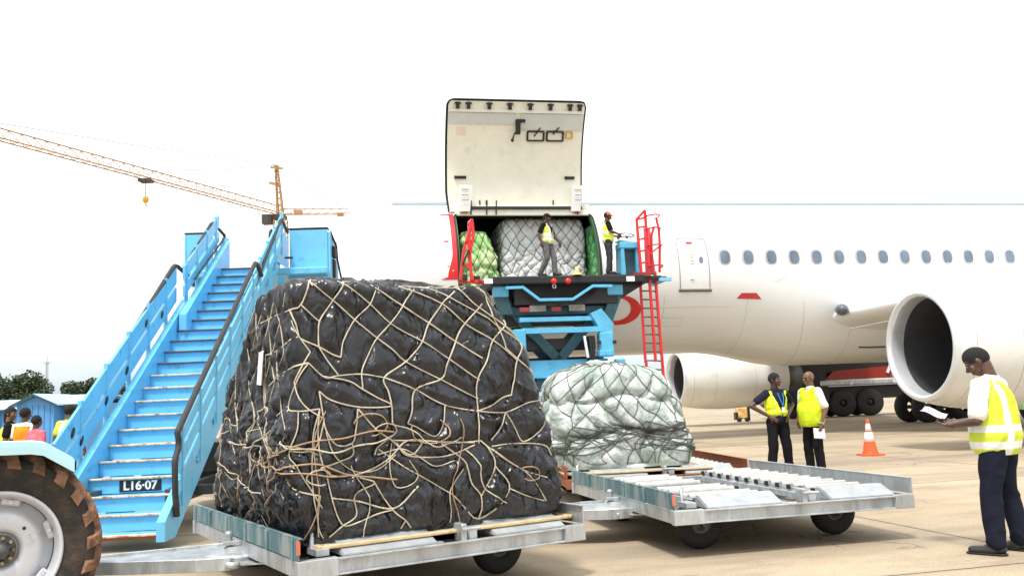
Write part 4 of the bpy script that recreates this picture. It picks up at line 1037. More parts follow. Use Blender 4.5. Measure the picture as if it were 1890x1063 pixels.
# ================================================================ netted loads
def netted(name_root, label, cat, F, base, prof, zt, cap, cord, cordr, film_m, seed, cellw, cellh, quilt, wr, rowfold, messy=0, extra=None, pallet=None, nu=420, nv=84, bags=None, capd=.10, capslope=(0, 0), rr0=.28, group=None, shelf=None, traced=None):
    """a film-wrapped load under a rope net. prof rows: (z, x0, x1, y0, y1) in frame F"""
    r = random.Random(seed)
    t = thing(name_root, label, cat, tuple((F @ V(base))), 0, group)
    z0 = prof[0][0]; H = zt - z0; CV = cap          # v runs 0..H on the sides, then CV metres over the top
    def outline(u, x0, x1, y0, y1, rad):
        a, b = x1 - x0 - 2 * rad, y1 - y0 - 2 * rad; ar = pi / 2 * rad; per = 2 * a + 2 * b + 4 * ar; d = (u % 1) * per
        segs = [(a, (x0 + rad, y0), (1, 0), (0, -1)), (ar, (x1 - rad, y0 + rad), -90, 0), (b, (x1, y0 + rad), (0, 1), (1, 0)), (ar, (x1 - rad, y1 - rad), 0, 0), (a, (x1 - rad, y1), (-1, 0), (0, 1)), (ar, (x0 + rad, y1 - rad), 90, 0), (b, (x0, y1 - rad), (0, -1), (-1, 0)), (ar, (x0 + rad, y0 + rad), 180, 0)]
        for L, o, dr, nn in segs:
            if d <= L + 1e-9:
                if isinstance(dr, tuple): return V((o[0] + dr[0] * d, o[1] + dr[1] * d, 0)), V((nn[0], nn[1], 0))
                an = radians(dr + 90 * d / L); nn = V((cos(an), sin(an), 0)); return V((o[0], o[1], 0)) + nn * rad, nn
            d -= L
        return V((x0 + rad, y0, 0)), V((0, -1, 0))
    def base_s(u, v):
        if v <= H:
            x0, x1, y0, y1 = table(prof, z0 + v); p, n_ = outline(u, x0, x1, y0, y1, min(rr0, (x1 - x0) * .45, (y1 - y0) * .45))
            if v > H - capd:
                k = (v - (H - capd)) / capd; p -= n_ * capd * (1 - sqrt(max(0, 1 - k * k))) ; n_ = (n_ + V((0, 0, k))).normalized()
            p.z = z0 + v
            return p, n_
        x0, x1, y0, y1 = table(prof, zt); k = (v - H) / CV
        ins = capd
        p, n_ = outline(u, x0 + ins, x1 - ins, y0 + ins, y1 - ins, min(rr0 * .7, (x1 - x0 - 2 * ins) * .45, (y1 - y0 - 2 * ins) * .45))
        c = V(((x0 + x1) / 2, (y0 + y1) / 2, 0)); p = p.lerp(c, min(k, .999)); p.z = zt + .05 * sin(min(1, k) * pi / 2)
        return p, (Z + n_ * .25 * (1 - k)).normalized()
    per = 2 * ((prof[1][2] - prof[1][1]) + (prof[1][4] - prof[1][3])) - .9 * rr0
    def warp(v): return messy * (1 - sstep(H * .30, H * .62, v))
    # net nodes
    nc = int(per / cellw); rows = int((H + CV * .55) / cellh)
    node = {}
    for i in range(rows + 1):
        for j in range(nc):
            v = i * cellh; u = (j + (.5 if i % 2 else 0)) / nc
            w_ = warp(v); ju = r.gauss(0, .07 + .28 * w_) / nc; jv = r.gauss(0, .06 + .30 * w_) * cellh
            if w_ > 0 and messy: v = lerp(v, H * .36, .35 * w_ * sstep(0, .3, v))
            node[i, j] = (u + ju, max(.0, v + jv))
    lines = []
    for i in range(rows):
        for j in range(nc):
            for dj in ((0, -1) if i % 2 == 0 else (0, 1)):
                a, b = node[i, j], node[i + 1, (j + dj) % nc]
                if r.random() < .05 + .10 * warp(a[1]): continue
                if traced and a[1] < H - .03 and ((a[0] + b[0]) / 2 % 1 < .245 or (a[0] + b[0]) / 2 % 1 > .955): continue
                ub = b[0]
                if ub - a[0] > .5: ub -= 1
                if ub - a[0] < -.5: ub += 1
                N = 8; sag = r.gauss(0, .006 + .05 * warp(a[1])); sag2 = r.gauss(0, .004 + .02 * warp(a[1]))
                lines.append([(lerp(a[0], ub, k / N) + (sag2 / per * 2) * sin(pi * k / N), lerp(a[1], b[1], k / N) - abs(sag) * sin(pi * k / N)) for k in range(N + 1)])
    if traced:
        for grp in (traced,):
            for pts in grp:
                uv = []
                for (a, z_) in pts:
                    z_ = min(max(z_, z0), zt - .005); x0, x1, y0, y1 = table(prof, z_); rad = min(rr0, (x1 - x0) * .45, (y1 - y0) * .45)
                    pr_ = 2 * (x1 - x0 + y1 - y0 - 4 * rad) + 2 * pi * rad
                    if a >= 0:
                        d_ = a - x0 - rad; W_ = x1 - x0 - 2 * rad
                        if d_ > W_: d_ = W_ + min(rad * 1.5, (d_ - W_) * 1.4)
                    else: d_ = -(pi / 2 * rad + max(-rad * .8, -a - rad))
                    uv.append(V((d_ / pr_, z_ - z0, 0)))
                if len(uv) < 2: continue
                ext = [uv[0] * 2 - uv[1]] + uv + [uv[-1] * 2 - uv[-2]]; ln = []
                for i in range(1, len(ext) - 2):
                    p0, p1, p2, p3 = ext[i - 1:i + 3]
                    for k in range(5):
                        t_ = k / 5; c_ = (p1 * 2 + (p2 - p0) * t_ + (p0 * 2 - p1 * 5 + p2 * 4 - p3) * t_ ** 2 + (p1 * 3 - p0 - p2 * 3 + p3) * t_ ** 3) * .5
                        ln.append((c_.x, min(H, max(.005, c_.y))))
                ln.append((uv[-1].x, uv[-1].y)); lines.append(ln)
    loose = extra(r, per, H) if extra else []
    kd = KDTree(sum(len(x) for x in lines)); ii = 0
    for ln in lines:
        for (u, v) in ln: kd.insert(base_s(u, v)[0], ii); ii += 1
    kd.balance()
    def lowf(p, u, v):
        d = .05 * noise.noise(p * 1.7 + V((seed, 0, 0))) * rowfold + .02 * noise.noise(p * 4.2) * rowfold
        if bags:
            nx, nz, ba = bags
            rw = int(v / H * nz) if v < H else nz; cx, cz = (u * nx + .37 * rw + .1 * sin(9 * v)) % 1, ((min(v, H * .9999) / H) * nz + .12 * sin(u * 40)) % 1
            if v > H - .12: ba = ba * max(0, (H - v) / .12)
            d += ba * ((1 - abs(2 * cx - 1) ** 5) * (1 - abs(2 * cz - 1) ** 4)) ** .6 - ba * .6
        if shelf: d += shelf(p, u, v)
        return d
    def disp(p, u, v):
        d = lowf(p, u, v)
        near = kd.find(p)[2]
        d += quilt * (1 - exp(-(near / .06) ** 2)) - quilt * .5
        wv = warp(v) if messy else 0
        q_ = V((p.x * 1.0, p.y * 1.0, p.z * .5)); wp = V((noise.noise(p * 2.3), noise.noise(p * 2.3 + V((9, 2, 1))), noise.noise(p * 2.3 + V((3, 7, 5))))) * .5
        lo_ = 1 - sstep(H * .35, H * .6, v)
        qs = V((p.x + .35 * p.z, p.y, p.z * lerp(.20, .60, lo_)))
        f1 = 1 - abs(noise.noise((qs + wp * .34) * 4.6)) * 2
        f3 = 1 - abs(noise.noise((qs + wp * .22) * 12 + V((4, 4, 4)))) * 2
        f2 = 1 - abs(noise.noise((V(p) + wp * .2) * 13)) * 2
        side_ = sstep(.72, .76, u % 1) * (1 - lo_ * .3)
        f4 = 1 - abs(noise.noise(V((p.x * 11, p.y * 11, p.z * 1.7)) + wp * 2.5 + V((2, 8, 1)))) * 2
        wr_ = wr * (1 - .85 * exp(-(near / .030) ** 2))
        d += wr_ * (max(0, f1) ** 3 * .9 + max(0, f3) ** 3 * (.22 + .3 * lo_) + max(0, f2) ** 3 * .35 * lo_ + max(0, f4) ** 2 * max(.28 * lo_, .40 * side_))
        return d
    q = MB(F); vs = []
    lv = [H * i / nv for i in range(nv + 1)] + [H + CV * k for k in (.02, .05, .1, .17, .25, .35, .5, .7, .9, .995)]
    for v in lv:
        for k in range(nu):
            u = k / nu; p, n_ = base_s(u, v); 
            vs.append(p + n_ * disp(p, u, v) * (1 if v > .04 else .5))
    fs = [[i * nu + k, i * nu + (k + 1) % nu, (i + 1) * nu + (k + 1) % nu, (i + 1) * nu + k] for i in range(len(lv) - 1) for k in range(nu)]
    fs.append([(len(lv) - 1) * nu + k for k in range(nu)])
    q.add(vs, fs, True); wrp = q.build('wrapped_load', film_m, t)
    def onsurf(u, v, off):
        p, n_ = base_s(u, v); return p + n_ * (max(disp(p, u, v), lowf(p, u, v) - quilt * .4 + wr * .28) + off)
    q = MB(F)
    for ln in lines:
        q.tube([onsurf(u, v, cordr * .8) for u, v in ln], cordr * r.uniform(.8, 1.15), 5)
    q.build('cargo_net', cord, t)
    if loose:
        for nm, mt_, lst in loose:
            q = MB(F)
            for ln, rad in lst: q.tube([onsurf(u, v, cordr * 1.3 + o) for u, v, o in ln], rad, 5)
            q.build(nm, mt_, t)
    if pallet:
        x0, x1, y0, y1, z_ = pallet
        q = MB(F); q.box(((x0 + x1) / 2, (y0 + y1) / 2, z_), (x1 - x0, y1 - y0, .018), bev=.004); pb = q.build('pallet_base', m_alu, t)
        q = MB(F)
        for a, b in (((x0, y0), (x1, y0)), ((x1, y0), (x1, y1)), ((x1, y1), (x0, y1)), ((x0, y1), (x0, y0))): q.bar((a[0], a[1], z_ + .001), (b[0], b[1], z_ + .001), .05, .026, bev=.006)
        q.build('edge_rail', m_wood, pb)
    return t, base_s, onsurf

def tangles(r, per, H):
    """the slack lower net: loose cords looping round the belt of the load"""
    A, Bv = [], []
    fr0, fr1 = -.30, .26      # u range covering left face, front face and the right corner
    for k in range(7):
        u0 = r.uniform(fr0, fr1 - .06); L = r.uniform(.05, .16); v0 = H * r.uniform(.22, .45); a1, a2 = r.uniform(.02, .10), r.uniform(2, 6); ph = r.uniform(0, 6); sl = r.gauss(0, .10)
        N = 26; ln = [(u0 + L * i / N, v0 + a1 * sin(a2 * i / N + ph) + sl * i / N + .012 * sin(17 * i / N + ph), .006 + .012 * abs(sin(3 * i / N + ph))) for i in range(N + 1)]
        (A if k % 3 else Bv).append((ln, r.uniform(.0045, .0075)))
    for k in range(8):
        u0 = r.uniform(fr0, fr1); v0 = H * r.uniform(.18, .5); R_ = r.uniform(.05, .13); N = 20; st = r.uniform(0, 6)
        ln = [(u0 + R_ * cos(st + 4.6 * i / N) / per * 1.4, v0 + R_ * .8 * sin(st + 4.6 * i / N), .008) for i in range(N + 1)]
        (A if k % 2 else Bv).append((ln, .0055))
    for k in range(10):
        u0 = r.uniform(fr0, fr1); du = r.gauss(0, .03); N = 18; ph = r.uniform(0, 6); top = H * r.uniform(.28, .5); bot = H * r.uniform(-.01, .12)
        ln = [(u0 + du * i / N + .006 * sin(6 * i / N + ph), lerp(top, max(0.005, bot), i / N), .006) for i in range(N + 1)]
        (A if k % 2 else Bv).append((ln, r.uniform(.004, .007)))
    return [('loose_cord', m_rope_o, Bv), ('slack_net', m_rope, A)]
F1 = WM[d1.name]
# main cords of the net as (x, z) on the front face; on the left face as (-distance behind the corner, z)
NET_CORDS = [[(0.2, 2.43), (0.39, 2.28), (0.56, 2.14), (0.72, 2.01), (0.86, 1.9), (0.96, 1.81), (1.25, 1.67), (1.45, 1.57), (1.6, 1.5)], [(0.47, 2.44), (0.68, 2.28), (0.86, 2.11), (1.12, 1.97), (1.36, 1.82), (1.62, 1.65)], [(0.72, 2.44), (0.97, 2.26), (1.19, 2.12), (1.42, 1.97), (1.65, 1.83)], [(0.96, 2.45), (1.13, 2.36), (1.32, 2.28), (1.52, 2.12), (1.77, 1.98), (1.99, 1.81)], [(1.2, 2.44), (1.41, 2.33), (1.7, 2.19), (1.83, 2.1), (2.05, 1.96)], [(0.49, 2.42), (0.38, 2.28), (0.28, 2.14), (0.26, 2.03), (0.26, 1.93)], [(0.75, 2.38), (0.7, 2.27), (0.56, 2.14), (0.46, 1.98), (0.43, 1.85)], [(1.07, 2.39), (0.97, 2.25), (0.85, 2.11), (0.72, 1.98), (0.64, 1.85), (0.59, 1.74), (0.59, 1.61)], [(1.45, 2.39), (1.32, 2.28), (1.19, 2.12), (1.11, 1.96), (0.96, 1.81), (0.77, 1.69), (0.8, 1.58), (0.82, 1.47), (0.82, 1.34)], [(1.7, 2.29), (1.52, 2.12), (1.42, 1.97), (1.33, 1.79), (1.27, 1.67), (1.03, 1.59), (0.99, 1.42), (0.95, 1.33)], [(1.93, 2.16), (1.77, 1.98), (1.69, 1.81), (1.6, 1.64), (1.59, 1.4), (1.59, 1.27), (1.58, 1.14)], [(2.05, 1.96), (1.99, 1.81), (1.95, 1.64), (1.92, 1.52)], [(0.18, 1.81), (0.3, 1.7), (0.39, 1.71), (0.58, 1.72), (0.77, 1.69)], [(0.28, 1.71), (0.48, 1.67), (0.58, 1.61), (0.7, 1.54), (0.82, 1.47), (0.56, 1.47), (0.34, 1.53), (0.25, 1.6)], [(0.77, 1.69), (1.03, 1.59), (1.29, 1.46), (1.59, 1.4), (1.85, 1.38), (2.08, 1.45), (2.23, 1.47)], [(1.59, 1.4), (1.72, 1.44), (1.83, 1.5), (1.92, 1.52)], [(1.29, 1.46), (1.26, 1.32), (1.18, 1.22), (1.02, 1.3), (0.95, 1.33)], [(1.85, 1.38), (1.79, 1.25), (1.7, 1.16)], [(1.85, 1.38), (1.94, 1.24), (2.01, 1.13), (2.17, 1.2), (2.25, 1.32)], [(0.54, 1.46), (0.52, 1.31), (0.49, 1.21), (0.37, 1.2), (0.29, 1.32), (0.27, 1.45), (0.25, 1.6)], [(0.54, 1.46), (0.68, 1.3), (0.81, 1.21), (0.96, 1.09), (1.08, 1.19)], [(0.49, 1.21), (0.5, 1.12), (0.4, 1.08), (0.24, 1.04)], [(0.82, 1.34), (0.85, 1.27), (0.7, 1.17), (0.67, 1.11)], [(0.25, 1.47), (0.23, 1.31), (0.24, 1.14), (0.29, 1.01), (0.4, 0.97), (0.6, 0.99), (0.79, 1.08), (0.94, 1.2), (1.18, 1.18), (1.54, 1.15)], [(0.81, 1.21), (1.08, 1.19), (1.33, 1.16), (1.6, 1.16)], [(0.85, 1.19), (0.93, 1.09), (1.15, 1.06), (1.33, 1.07), (1.54, 1.13)], [(0.81, 1.19), (0.79, 1.06), (0.81, 0.91), (0.86, 0.85), (0.97, 0.87), (1.02, 0.94), (0.95, 1.05)], [(0.7, 1.15), (0.93, 0.99), (1.12, 0.88), (1.32, 0.76)], [(1.23, 1.16), (1.43, 1.02), (1.47, 0.94), (1.5, 0.83), (1.59, 0.72), (1.58, 0.54)], [(1.43, 0.95), (1.35, 0.86), (1.3, 0.76), (1.32, 0.54)], [(1.59, 0.72), (1.72, 0.95), (1.67, 1.09), (1.6, 1.16)], [(1.32, 0.76), (1.58, 0.54), (1.85, 0.76), (1.72, 0.95)], [(1.85, 0.76), (2.01, 0.69), (2.19, 0.63)], [(1.7, 1.09), (1.97, 0.91), (2.22, 0.82)], [(1.7, 1.11), (1.92, 1.12), (2.21, 1.09), (2.27, 1.0)], [(1.62, 1.14), (1.83, 0.99), (2.05, 0.85), (2.21, 0.63)], [(0.67, 0.9), (0.81, 0.69), (0.92, 0.6), (0.97, 0.54)], [(1.02, 0.85), (0.82, 0.7), (0.53, 0.78), (0.33, 0.82)], [(0.92, 0.6), (0.89, 0.54)], [(0.55, 0.95), (0.67, 0.9), (0.51, 0.83), (0.52, 0.68), (0.41, 0.61), (0.32, 0.54)], [(0.29, 0.99), (0.33, 0.8), (0.39, 0.65), (0.46, 0.61), (0.68, 0.67), (0.81, 0.69)], [(0.25, 1.47), (0.2, 1.31), (0.18, 1.12), (0.18, 0.9), (0.22, 0.69), (0.24, 0.55)], [(0.69, 1.11), (0.89, 1.14), (1.03, 1.07), (1.17, 0.99), (1.35, 1.02)], [(0.29, 1.3), (0.35, 1.13), (0.51, 1.0), (0.69, 1.0), (0.84, 1.1)], [(0.21, 2.42), (0.14, 2.25), (-0.11, 2.22), (-0.6, 2.2), (-0.84, 2.19)], [(0.14, 2.25), (0.26, 2.13), (0.28, 2.14)], [(-0.11, 2.22), (-0.05, 2.11), (-0.02, 2.01), (0.15, 1.98), (0.26, 1.93), (0.37, 1.87), (0.43, 1.85)], [(-0.02, 2.01), (-0.49, 1.93), (-0.76, 1.92)], [(0.26, 1.93), (0.32, 1.83), (0.4, 1.72)], [(0.18, 1.81), (-0.02, 1.8), (-0.42, 1.73), (-0.69, 1.67)], [(0.18, 1.81), (0.1, 1.71), (-0.14, 1.5), (-0.02, 1.46), (0.25, 1.47)], [(-0.45, 1.94), (-0.43, 1.75), (-0.32, 1.59), (-0.28, 1.46), (-0.15, 1.31)], [(-0.14, 1.5), (-0.7, 1.36), (-1.24, 1.31)], [(-0.76, 1.92), (-0.81, 1.68), (-0.7, 1.36), (-0.82, 1.22), (-0.74, 1.0), (-0.52, 0.81)], [(-0.15, 1.31), (-0.37, 1.14), (-0.59, 1.0)], [(-1.24, 1.31), (-1.17, 1.12), (-1.11, 1.01)], [(-0.82, 1.22), (-0.9, 1.04), (-0.86, 0.86), (-0.83, 0.64)], [(-0.02, 1.46), (-0.02, 1.31), (-0.09, 1.15), (-0.02, 1.06), (0.2, 0.84), (0.25, 0.76)], [(-0.7, 1.36), (-0.29, 1.23), (-0.02, 1.2), (0.22, 1.14)], [(-0.09, 1.15), (-0.44, 1.03), (-0.37, 0.89), (-0.17, 0.76)], [(-1.51, 1.65), (-1.6, 1.46), (-1.42, 1.28), (-1.61, 1.11)], [(-1.14, 1.62), (-1.06, 1.4), (-1.24, 1.31)]]
bprof = [(.50, .16, 2.33, .26, 2.75), (.62, .12, 2.37, .22, 2.75), (.80, .08, 2.37, .20, 2.6), (.98, .06, 2.35, .20, 2.5), (1.3, .05, 2.29, .20, 2.4), (1.65, .08, 2.20, .22, 2.15), (1.93, .09, 2.11, .24, 1.85), (2.16, .09, 1.95, .26, 1.58), (2.30, .09, 1.83, .27, 1.42), (2.46, .10, 1.75, .28, 1.32)]
def belly(p, u, v):   # a heavy fold line below the upper sheet
    z_ = p.z
    k = 1.62 + .12 * noise.noise(V((p.x * 1.3, p.y * 1.3, 2))) - .08 * p.x
    return .05 * exp(-((z_ - k - .06) / .07) ** 2) - .05 * exp(-((z_ - k + .07) / .06) ** 2)
load1, bs1, on1 = netted('cargo_pallet', 'huge black plastic-wrapped cargo pallet under a tan rope net', 'cargo pallet', F1, (1.22, 1.6, .47), bprof, 2.43, .75, m_rope, .0062, m_film_k, 4, .43, .235, .026, .034, .65, messy=1.0, traced=NET_CORDS, extra=tangles, pallet=(.22, 2.40, .14, 3.16, .487), nu=560, nv=120, capd=.07, rr0=.12, group=None)
q = MB(F1)     # white document sleeve on the left face
for k in (0,):
    p = on1(.985 - .105, 1.32, .02); d_ = V((0, -.06, 0)); q.add([p + d_ + V((-.02, 0, -.14)), p - d_ + V((-.02, 0, -.13)), p - d_ + V((-.0, 0, .13)), p + d_ + V((.0, 0, .14))], [[0, 1, 2, 3]])
    q.add([p + d_ + V((-.026, 0, -.14)), p - d_ + V((-.026, 0, -.13)), p - d_ + V((-.006, 0, .13)), p + d_ + V((-.006, 0, .14))], [[3, 2, 1, 0]])
q.build('document_sleeve', m_paper, load1)
q = MB(F1); q.box((2.30, .30, .60), (.05, .05, .20), rot=M.Rotation(.1, 3, 'Y')); q.build('net_buckle', m_galv, load1)
F3 = WM[d3.name]
cprof = [(.52, .02, 1.80, .35, 2.2), (.75, -.06, 1.82, .32, 2.2), (1.0, -.10, 1.78, .32, 2.2), (1.4, -.10, 1.68, .34, 2.1), (1.65, -.04, 1.52, .38, 2.0), (1.82, .08, 1.38, .42, 1.9), (1.92, .22, 1.24, .5, 1.8)]
def ctang(r, per, H):
    A = []
    for k in range(34):
        u0 = r.uniform(-.16, .27); L = r.uniform(.06, .2); v0 = H * r.uniform(.2, .45); ph = r.uniform(0, 6); N = 20
        A.append(([(u0 + L * i / N, v0 - .10 * sin(pi * i / N) + .03 * sin(5 * i / N + ph), .008) for i in range(N + 1)], r.uniform(.005, .009)))
    return [('slack_net', m_rope_d, A)]
load3, bs3, on3 = netted('cargo_pallet', 'clear-wrapped pallet of pale green sacks under a dark net, beside the black load', 'cargo pallet', F3, (1.2, 1.6, .49), cprof, 1.93, .8, m_rope_d, .0052, m_film_c, 9, .31, .18, .015, .018, 1.0, messy=.7, extra=ctang, pallet=(.02, 1.98, .12, 2.6, .487), nu=380, nv=80, bags=(7, 3, .12), capd=.14, rr0=.2)

# loads inside the cabin and on its sill
netted('cargo_pallet', 'silver-wrapped square pallet under a net in the cargo doorway behind the walking worker', 'cargo pallet', PF, (-.6, -.2, 5.0), [(5.02, -2.06, .70, -1.30, 1.2), (6.9, -2.04, .72, -1.32, 1.2), (7.36, -1.98, .66, -1.25, 1.1)], 7.36, .6, m_rope_d, .009, m_film_s, 21, .33, .22, .02, .035, .6, messy=.4, pallet=(-2.15, .78, -1.42, 1.3, 5.012), nu=220, nv=60, rr0=.14, capd=.1)
netted('cargo_bundle', 'yellow-green plastic-wrapped bundle at the left side of the cargo doorway', 'bundle', PF, (-2.9, -1.4, 5.0), [(5.02, -3.44, -2.28, -1.75, -.5), (5.9, -3.42, -2.3, -1.75, -.5), (6.3, -3.4, -2.42, -1.7, -.5), (6.85, -3.38, -2.55, -1.6, -.6)], 6.87, .35, m_rope_d, .009, m_film_g, 22, .30, .26, .03, .035, 1.6, nu=120, nv=44, bags=(6, 3, .07), rr0=.16, capd=.14)
netted('cargo_bundle', 'tall deep-green wrapped bundle at the right side of the cargo doorway', 'bundle', PF, (.95, -1.2, 5.0), [(5.02, .84, 1.6, -1.75, -.5), (7.0, .80, 1.6, -1.60, -.5)], 7.05, .2, m_rope_d, .008, m_film_dg, 23, .3, .26, .03, .02, 1.2, nu=90, nv=44, rr0=.12, capd=.08)

# ================================================================ mobile passenger stairs
SA = radians(3.5); SF = M.Translation(V((-5.18, 10, 0))) @ M.Rotation(SA, 4, 'Z')
st = thing('passenger_stairs', 'tall light-blue mobile boarding stairs with black handrails left of the black cargo', 'stairs', tuple(SF @ V((.55, 3.5, 0))), SA)
RG, RH = .30, .19
for i in range(22):
    up_ = i >= 15
    x0, x1 = (.0, 1.12) if not up_ else (.15, 1.0)
    y, z = RG * i, .19 + RH * i
    q = MB(SF)
    if i: q.box(((x0 + x1) / 2, y + .012, z - RH / 2 - .012), (x1 - x0, .012, RH - .03), bev=.002)
    q.box(((x0 + x1) / 2, y + .16, z - .018), (x1 - x0, .33, .02), bev=.002)
    s_ = q.build('step', m_blue, st)
    q = MB(SF); q.box(((x0 + x1) / 2, y - .006, z - .012), (x1 - x0 - .004, .05, .026 if not up_ else .03), bev=.008); q.build('nosing', m_wear if not up_ and i < 11 else m_nose_dk, s_)
q = MB(SF); q.box((.56, -.010, .155), (1.12, .016, .03)); q.build('kick_plate', m_rust, st)
def zs(y): return .19 + RH * y / RG          # nosing line
def side(x0, x1, ya, yb, lo, hi):            # sloping stringer slab
    q = MB(SF); q.prism([(ya, max(.10, zs(ya) + lo)), (ya + max(0, (.10 - zs(ya) - lo)) * RG / RH, max(.10, zs(ya) + lo)), (yb, zs(yb) + lo), (yb, zs(yb) + hi), (ya, zs(ya) + hi)], (x0, 0, 0), (0, 1, 0), (0, 0, 1), (x1 - x0, 0, 0)); return q
side(-.10, -.004, -.10, 4.75, -.28, .22).build('stringer', m_blue, st)
side(1.124, 1.22, -.06, 4.75, -.28, .16).build('stringer', m_blue, st)
side(.03, .145, 4.2, 6.9, -.30, .26).build('stringer', m_blue, st)
side(1.005, 1.11, 4.2, 6.9, -.30, .26).build('stringer', m_blue, st)
def rail_panel(x, ya, yb, top, nrail, post):
    """guard: posts and two sloping boards with gaps"""
    q = MB(SF)
    for lo, hi in nrail:
        q.prism([(ya, zs(ya) + lo), (yb, zs(yb) + lo), (yb, zs(yb) + hi), (ya, zs(ya) + hi)], (x - .02, 0, 0), (0, 1, 0), (0, 0, 1), (.035, 0, 0))
    y = ya + .12
    while y < yb:
        q.bar((x, y, zs(y) - .02), (x, y, zs(y) + top), .05, .06, up=(0, 1, 0)); q.prism([(0, -.08), (.09, 0), (0, .08)], (x - .028, y, zs(y) + nrail[0][1]), (0, 1, 0), (0, 0, 1), (.05, 0, 0)); y += post
    return q
LT = .93
for y_, h_ in ((1.0, .40), (1.75, .42), (2.45, .40), (3.2, .66), (3.9, .42), (.75, .66)):
    q = MB(SF); q.ell((-.138, y_, zs(y_) + h_), (.012, .035, .075), M.Rotation(-.55, 3, 'X')); q.build('guard_slot', m_black, st)
for y_ in (.35, 1.1, 1.9, 2.7, 3.5, 4.2):
    q = MB(SF); q.ell((1.228, y_, zs(y_) + .04), (.012, .018, .018)); q.build('bolt', m_galv, st)
rail_panel(-.16, .1, 4.62, LT - .04, [(.26, .50), (.56, .84)], .78).build('guard_panel', m_blue, st)
rail_panel(1.25, .3, 4.30, LT - .04, [(.18, .36), (.44, .62), (.70, .84)], .72).build('guard_panel', m_blue, st)
rail_panel(-.02, 4.6, 6.7, .90, [(.34, .52), (.62, .86)], .6).build('guard_panel', m_blue, st)
rail_panel(1.15, 3.0, 7.0, .80, [(.16, .30), (.42, .56), (.66, .76)], .62).build('guard_panel', m_blue, st)
def rail(pts, r=.034):
    q = MB(SF); q.tube([V(p) for p in pts], r, 10); q.build('handrail', m_rubber, st)
rail([(1.26, .22, .34), (1.26, .16, .60), (1.26, .14, .93), (1.26, .16, 1.0), (1.26, .26, 1.10), (1.26, .27, 1.2), (1.26, .22, 1.28), (1.26, .30, 1.34), (1.26, 4.05, 3.84), (1.26, 4.15, 3.9), (1.26, 4.3, 3.9), (1.26, 4.6, 3.76)], .036)
rail([(-.18, .34, .98), (-.18, .44, 1.1), (-.18, .62, 1.22), (-.18, 4.50, 3.92), (-.18, 4.62, 3.98), (-.18, 4.78, 3.99), (-.12, 5.35, 3.86), (-.12, 5.5, 3.78)], .036)
rail([(1.17, 2.55, 1.55), (1.17, 2.42, 1.72), (1.17, 2.40, 2.2), (1.17, 2.5, 2.3), (1.17, 4.64, 3.68), (1.17, 6.62, 5.12), (1.17, 6.75, 5.18), (1.17, 7.35, 5.05)], .034)
rail([(-.04, 4.7, 3.98), (-.04, 6.25, 5.02), (-.04, 6.4, 5.08), (-.04, 7.2, 5.0), (-.04, 7.25, 4.9)], .030)
q = MB(SF); q.tube([(.04, 5.0, 3.80), (.04, 6.9, 4.88)], .02, 6); q.build('inner_rail', m_rubber, st)
q = MB(SF)          # extra sheet bracing on the upper left flight
q.prism([(6.5, 4.3), (7.3, 4.35), (7.3, 4.95), (6.9, 4.9)], (.0, 0, 0), (0, 1, 0), (0, 0, 1), (.03, 0, 0)); q.build('gusset', m_blue, st); q = MB(SF); q.prism([(6.4, 4.3), (7.5, 4.35), (7.5, 4.95), (6.9, 5.0)], (1.12, 0, 0), (0, 1, 0), (0, 0, 1), (.03, 0, 0))
q.build('gusset', m_blue, st)
# top platform with its side screens
q = MB(SF); q.box((.66, 7.9, 4.16), (2.75, 2.3, .14), bev=.02); q.build('top_platform', m_blue, st)
q = MB(SF)
q.box((1.65, 6.98, 4.52), (.74, .04, .98), bev=.01); q.box((1.65, 6.95, 4.08), (.78, .06, .12), bev=.01)
q.box((2.03, 7.55, 4.5), (.04, 1.1, .90), bev=.01)
q.prism([(0, 0), (.0, .9), (.05, 1.0), (.25, .92), (.9, .82), (1.1, .6), (1.1, 0)], (2.03, 6.98, 4.05), (0, 1, 0), (0, 0, 1), (.04, 0, 0))
q.build('side_screen', m_blue, st)
q = MB(SF); q.box((-.46, 6.98, 4.5), (.52, .04, .98), bev=.01); q.box((-.72, 7.5, 4.5), (.04, 1.1, .96), bev=.01); q.build('side_screen', m_blue, st)
q = MB(SF); q.tube([(1.26, 6.97, 5.03), (2.02, 6.97, 5.03), (2.06, 7.1, 4.98), (2.12, 7.5, 4.75), (2.12, 7.6, 4.5), (2.14, 8.1, 4.1)], .022, 6); q.build('screen_trim', m_black, st); q = MB(SF); q.tube([(-.74, 6.97, 5.0), (-.18, 6.97, 5.0)], .022, 6); q.build('screen_trim', m_black, st)
q = MB(SF); q.ell((1.10, 6.15, 4.72), (.05, .10, .16)); q.build('rubber_bumper', m_black, st)
q = MB(SF); q.box((2.10, 7.3, 4.6), (.08, .25, .22), bev=.02); q.box((2.09, 7.35, 4.25), (.05, .2, .4)); q.build('lamp_housing', m_black, st)
q = MB(SF); q.tube([(1.2, 6.9, 4.45), (1.35, 6.9, 4.45)], .02, 6); q.build('door_bolt', m_black, st)
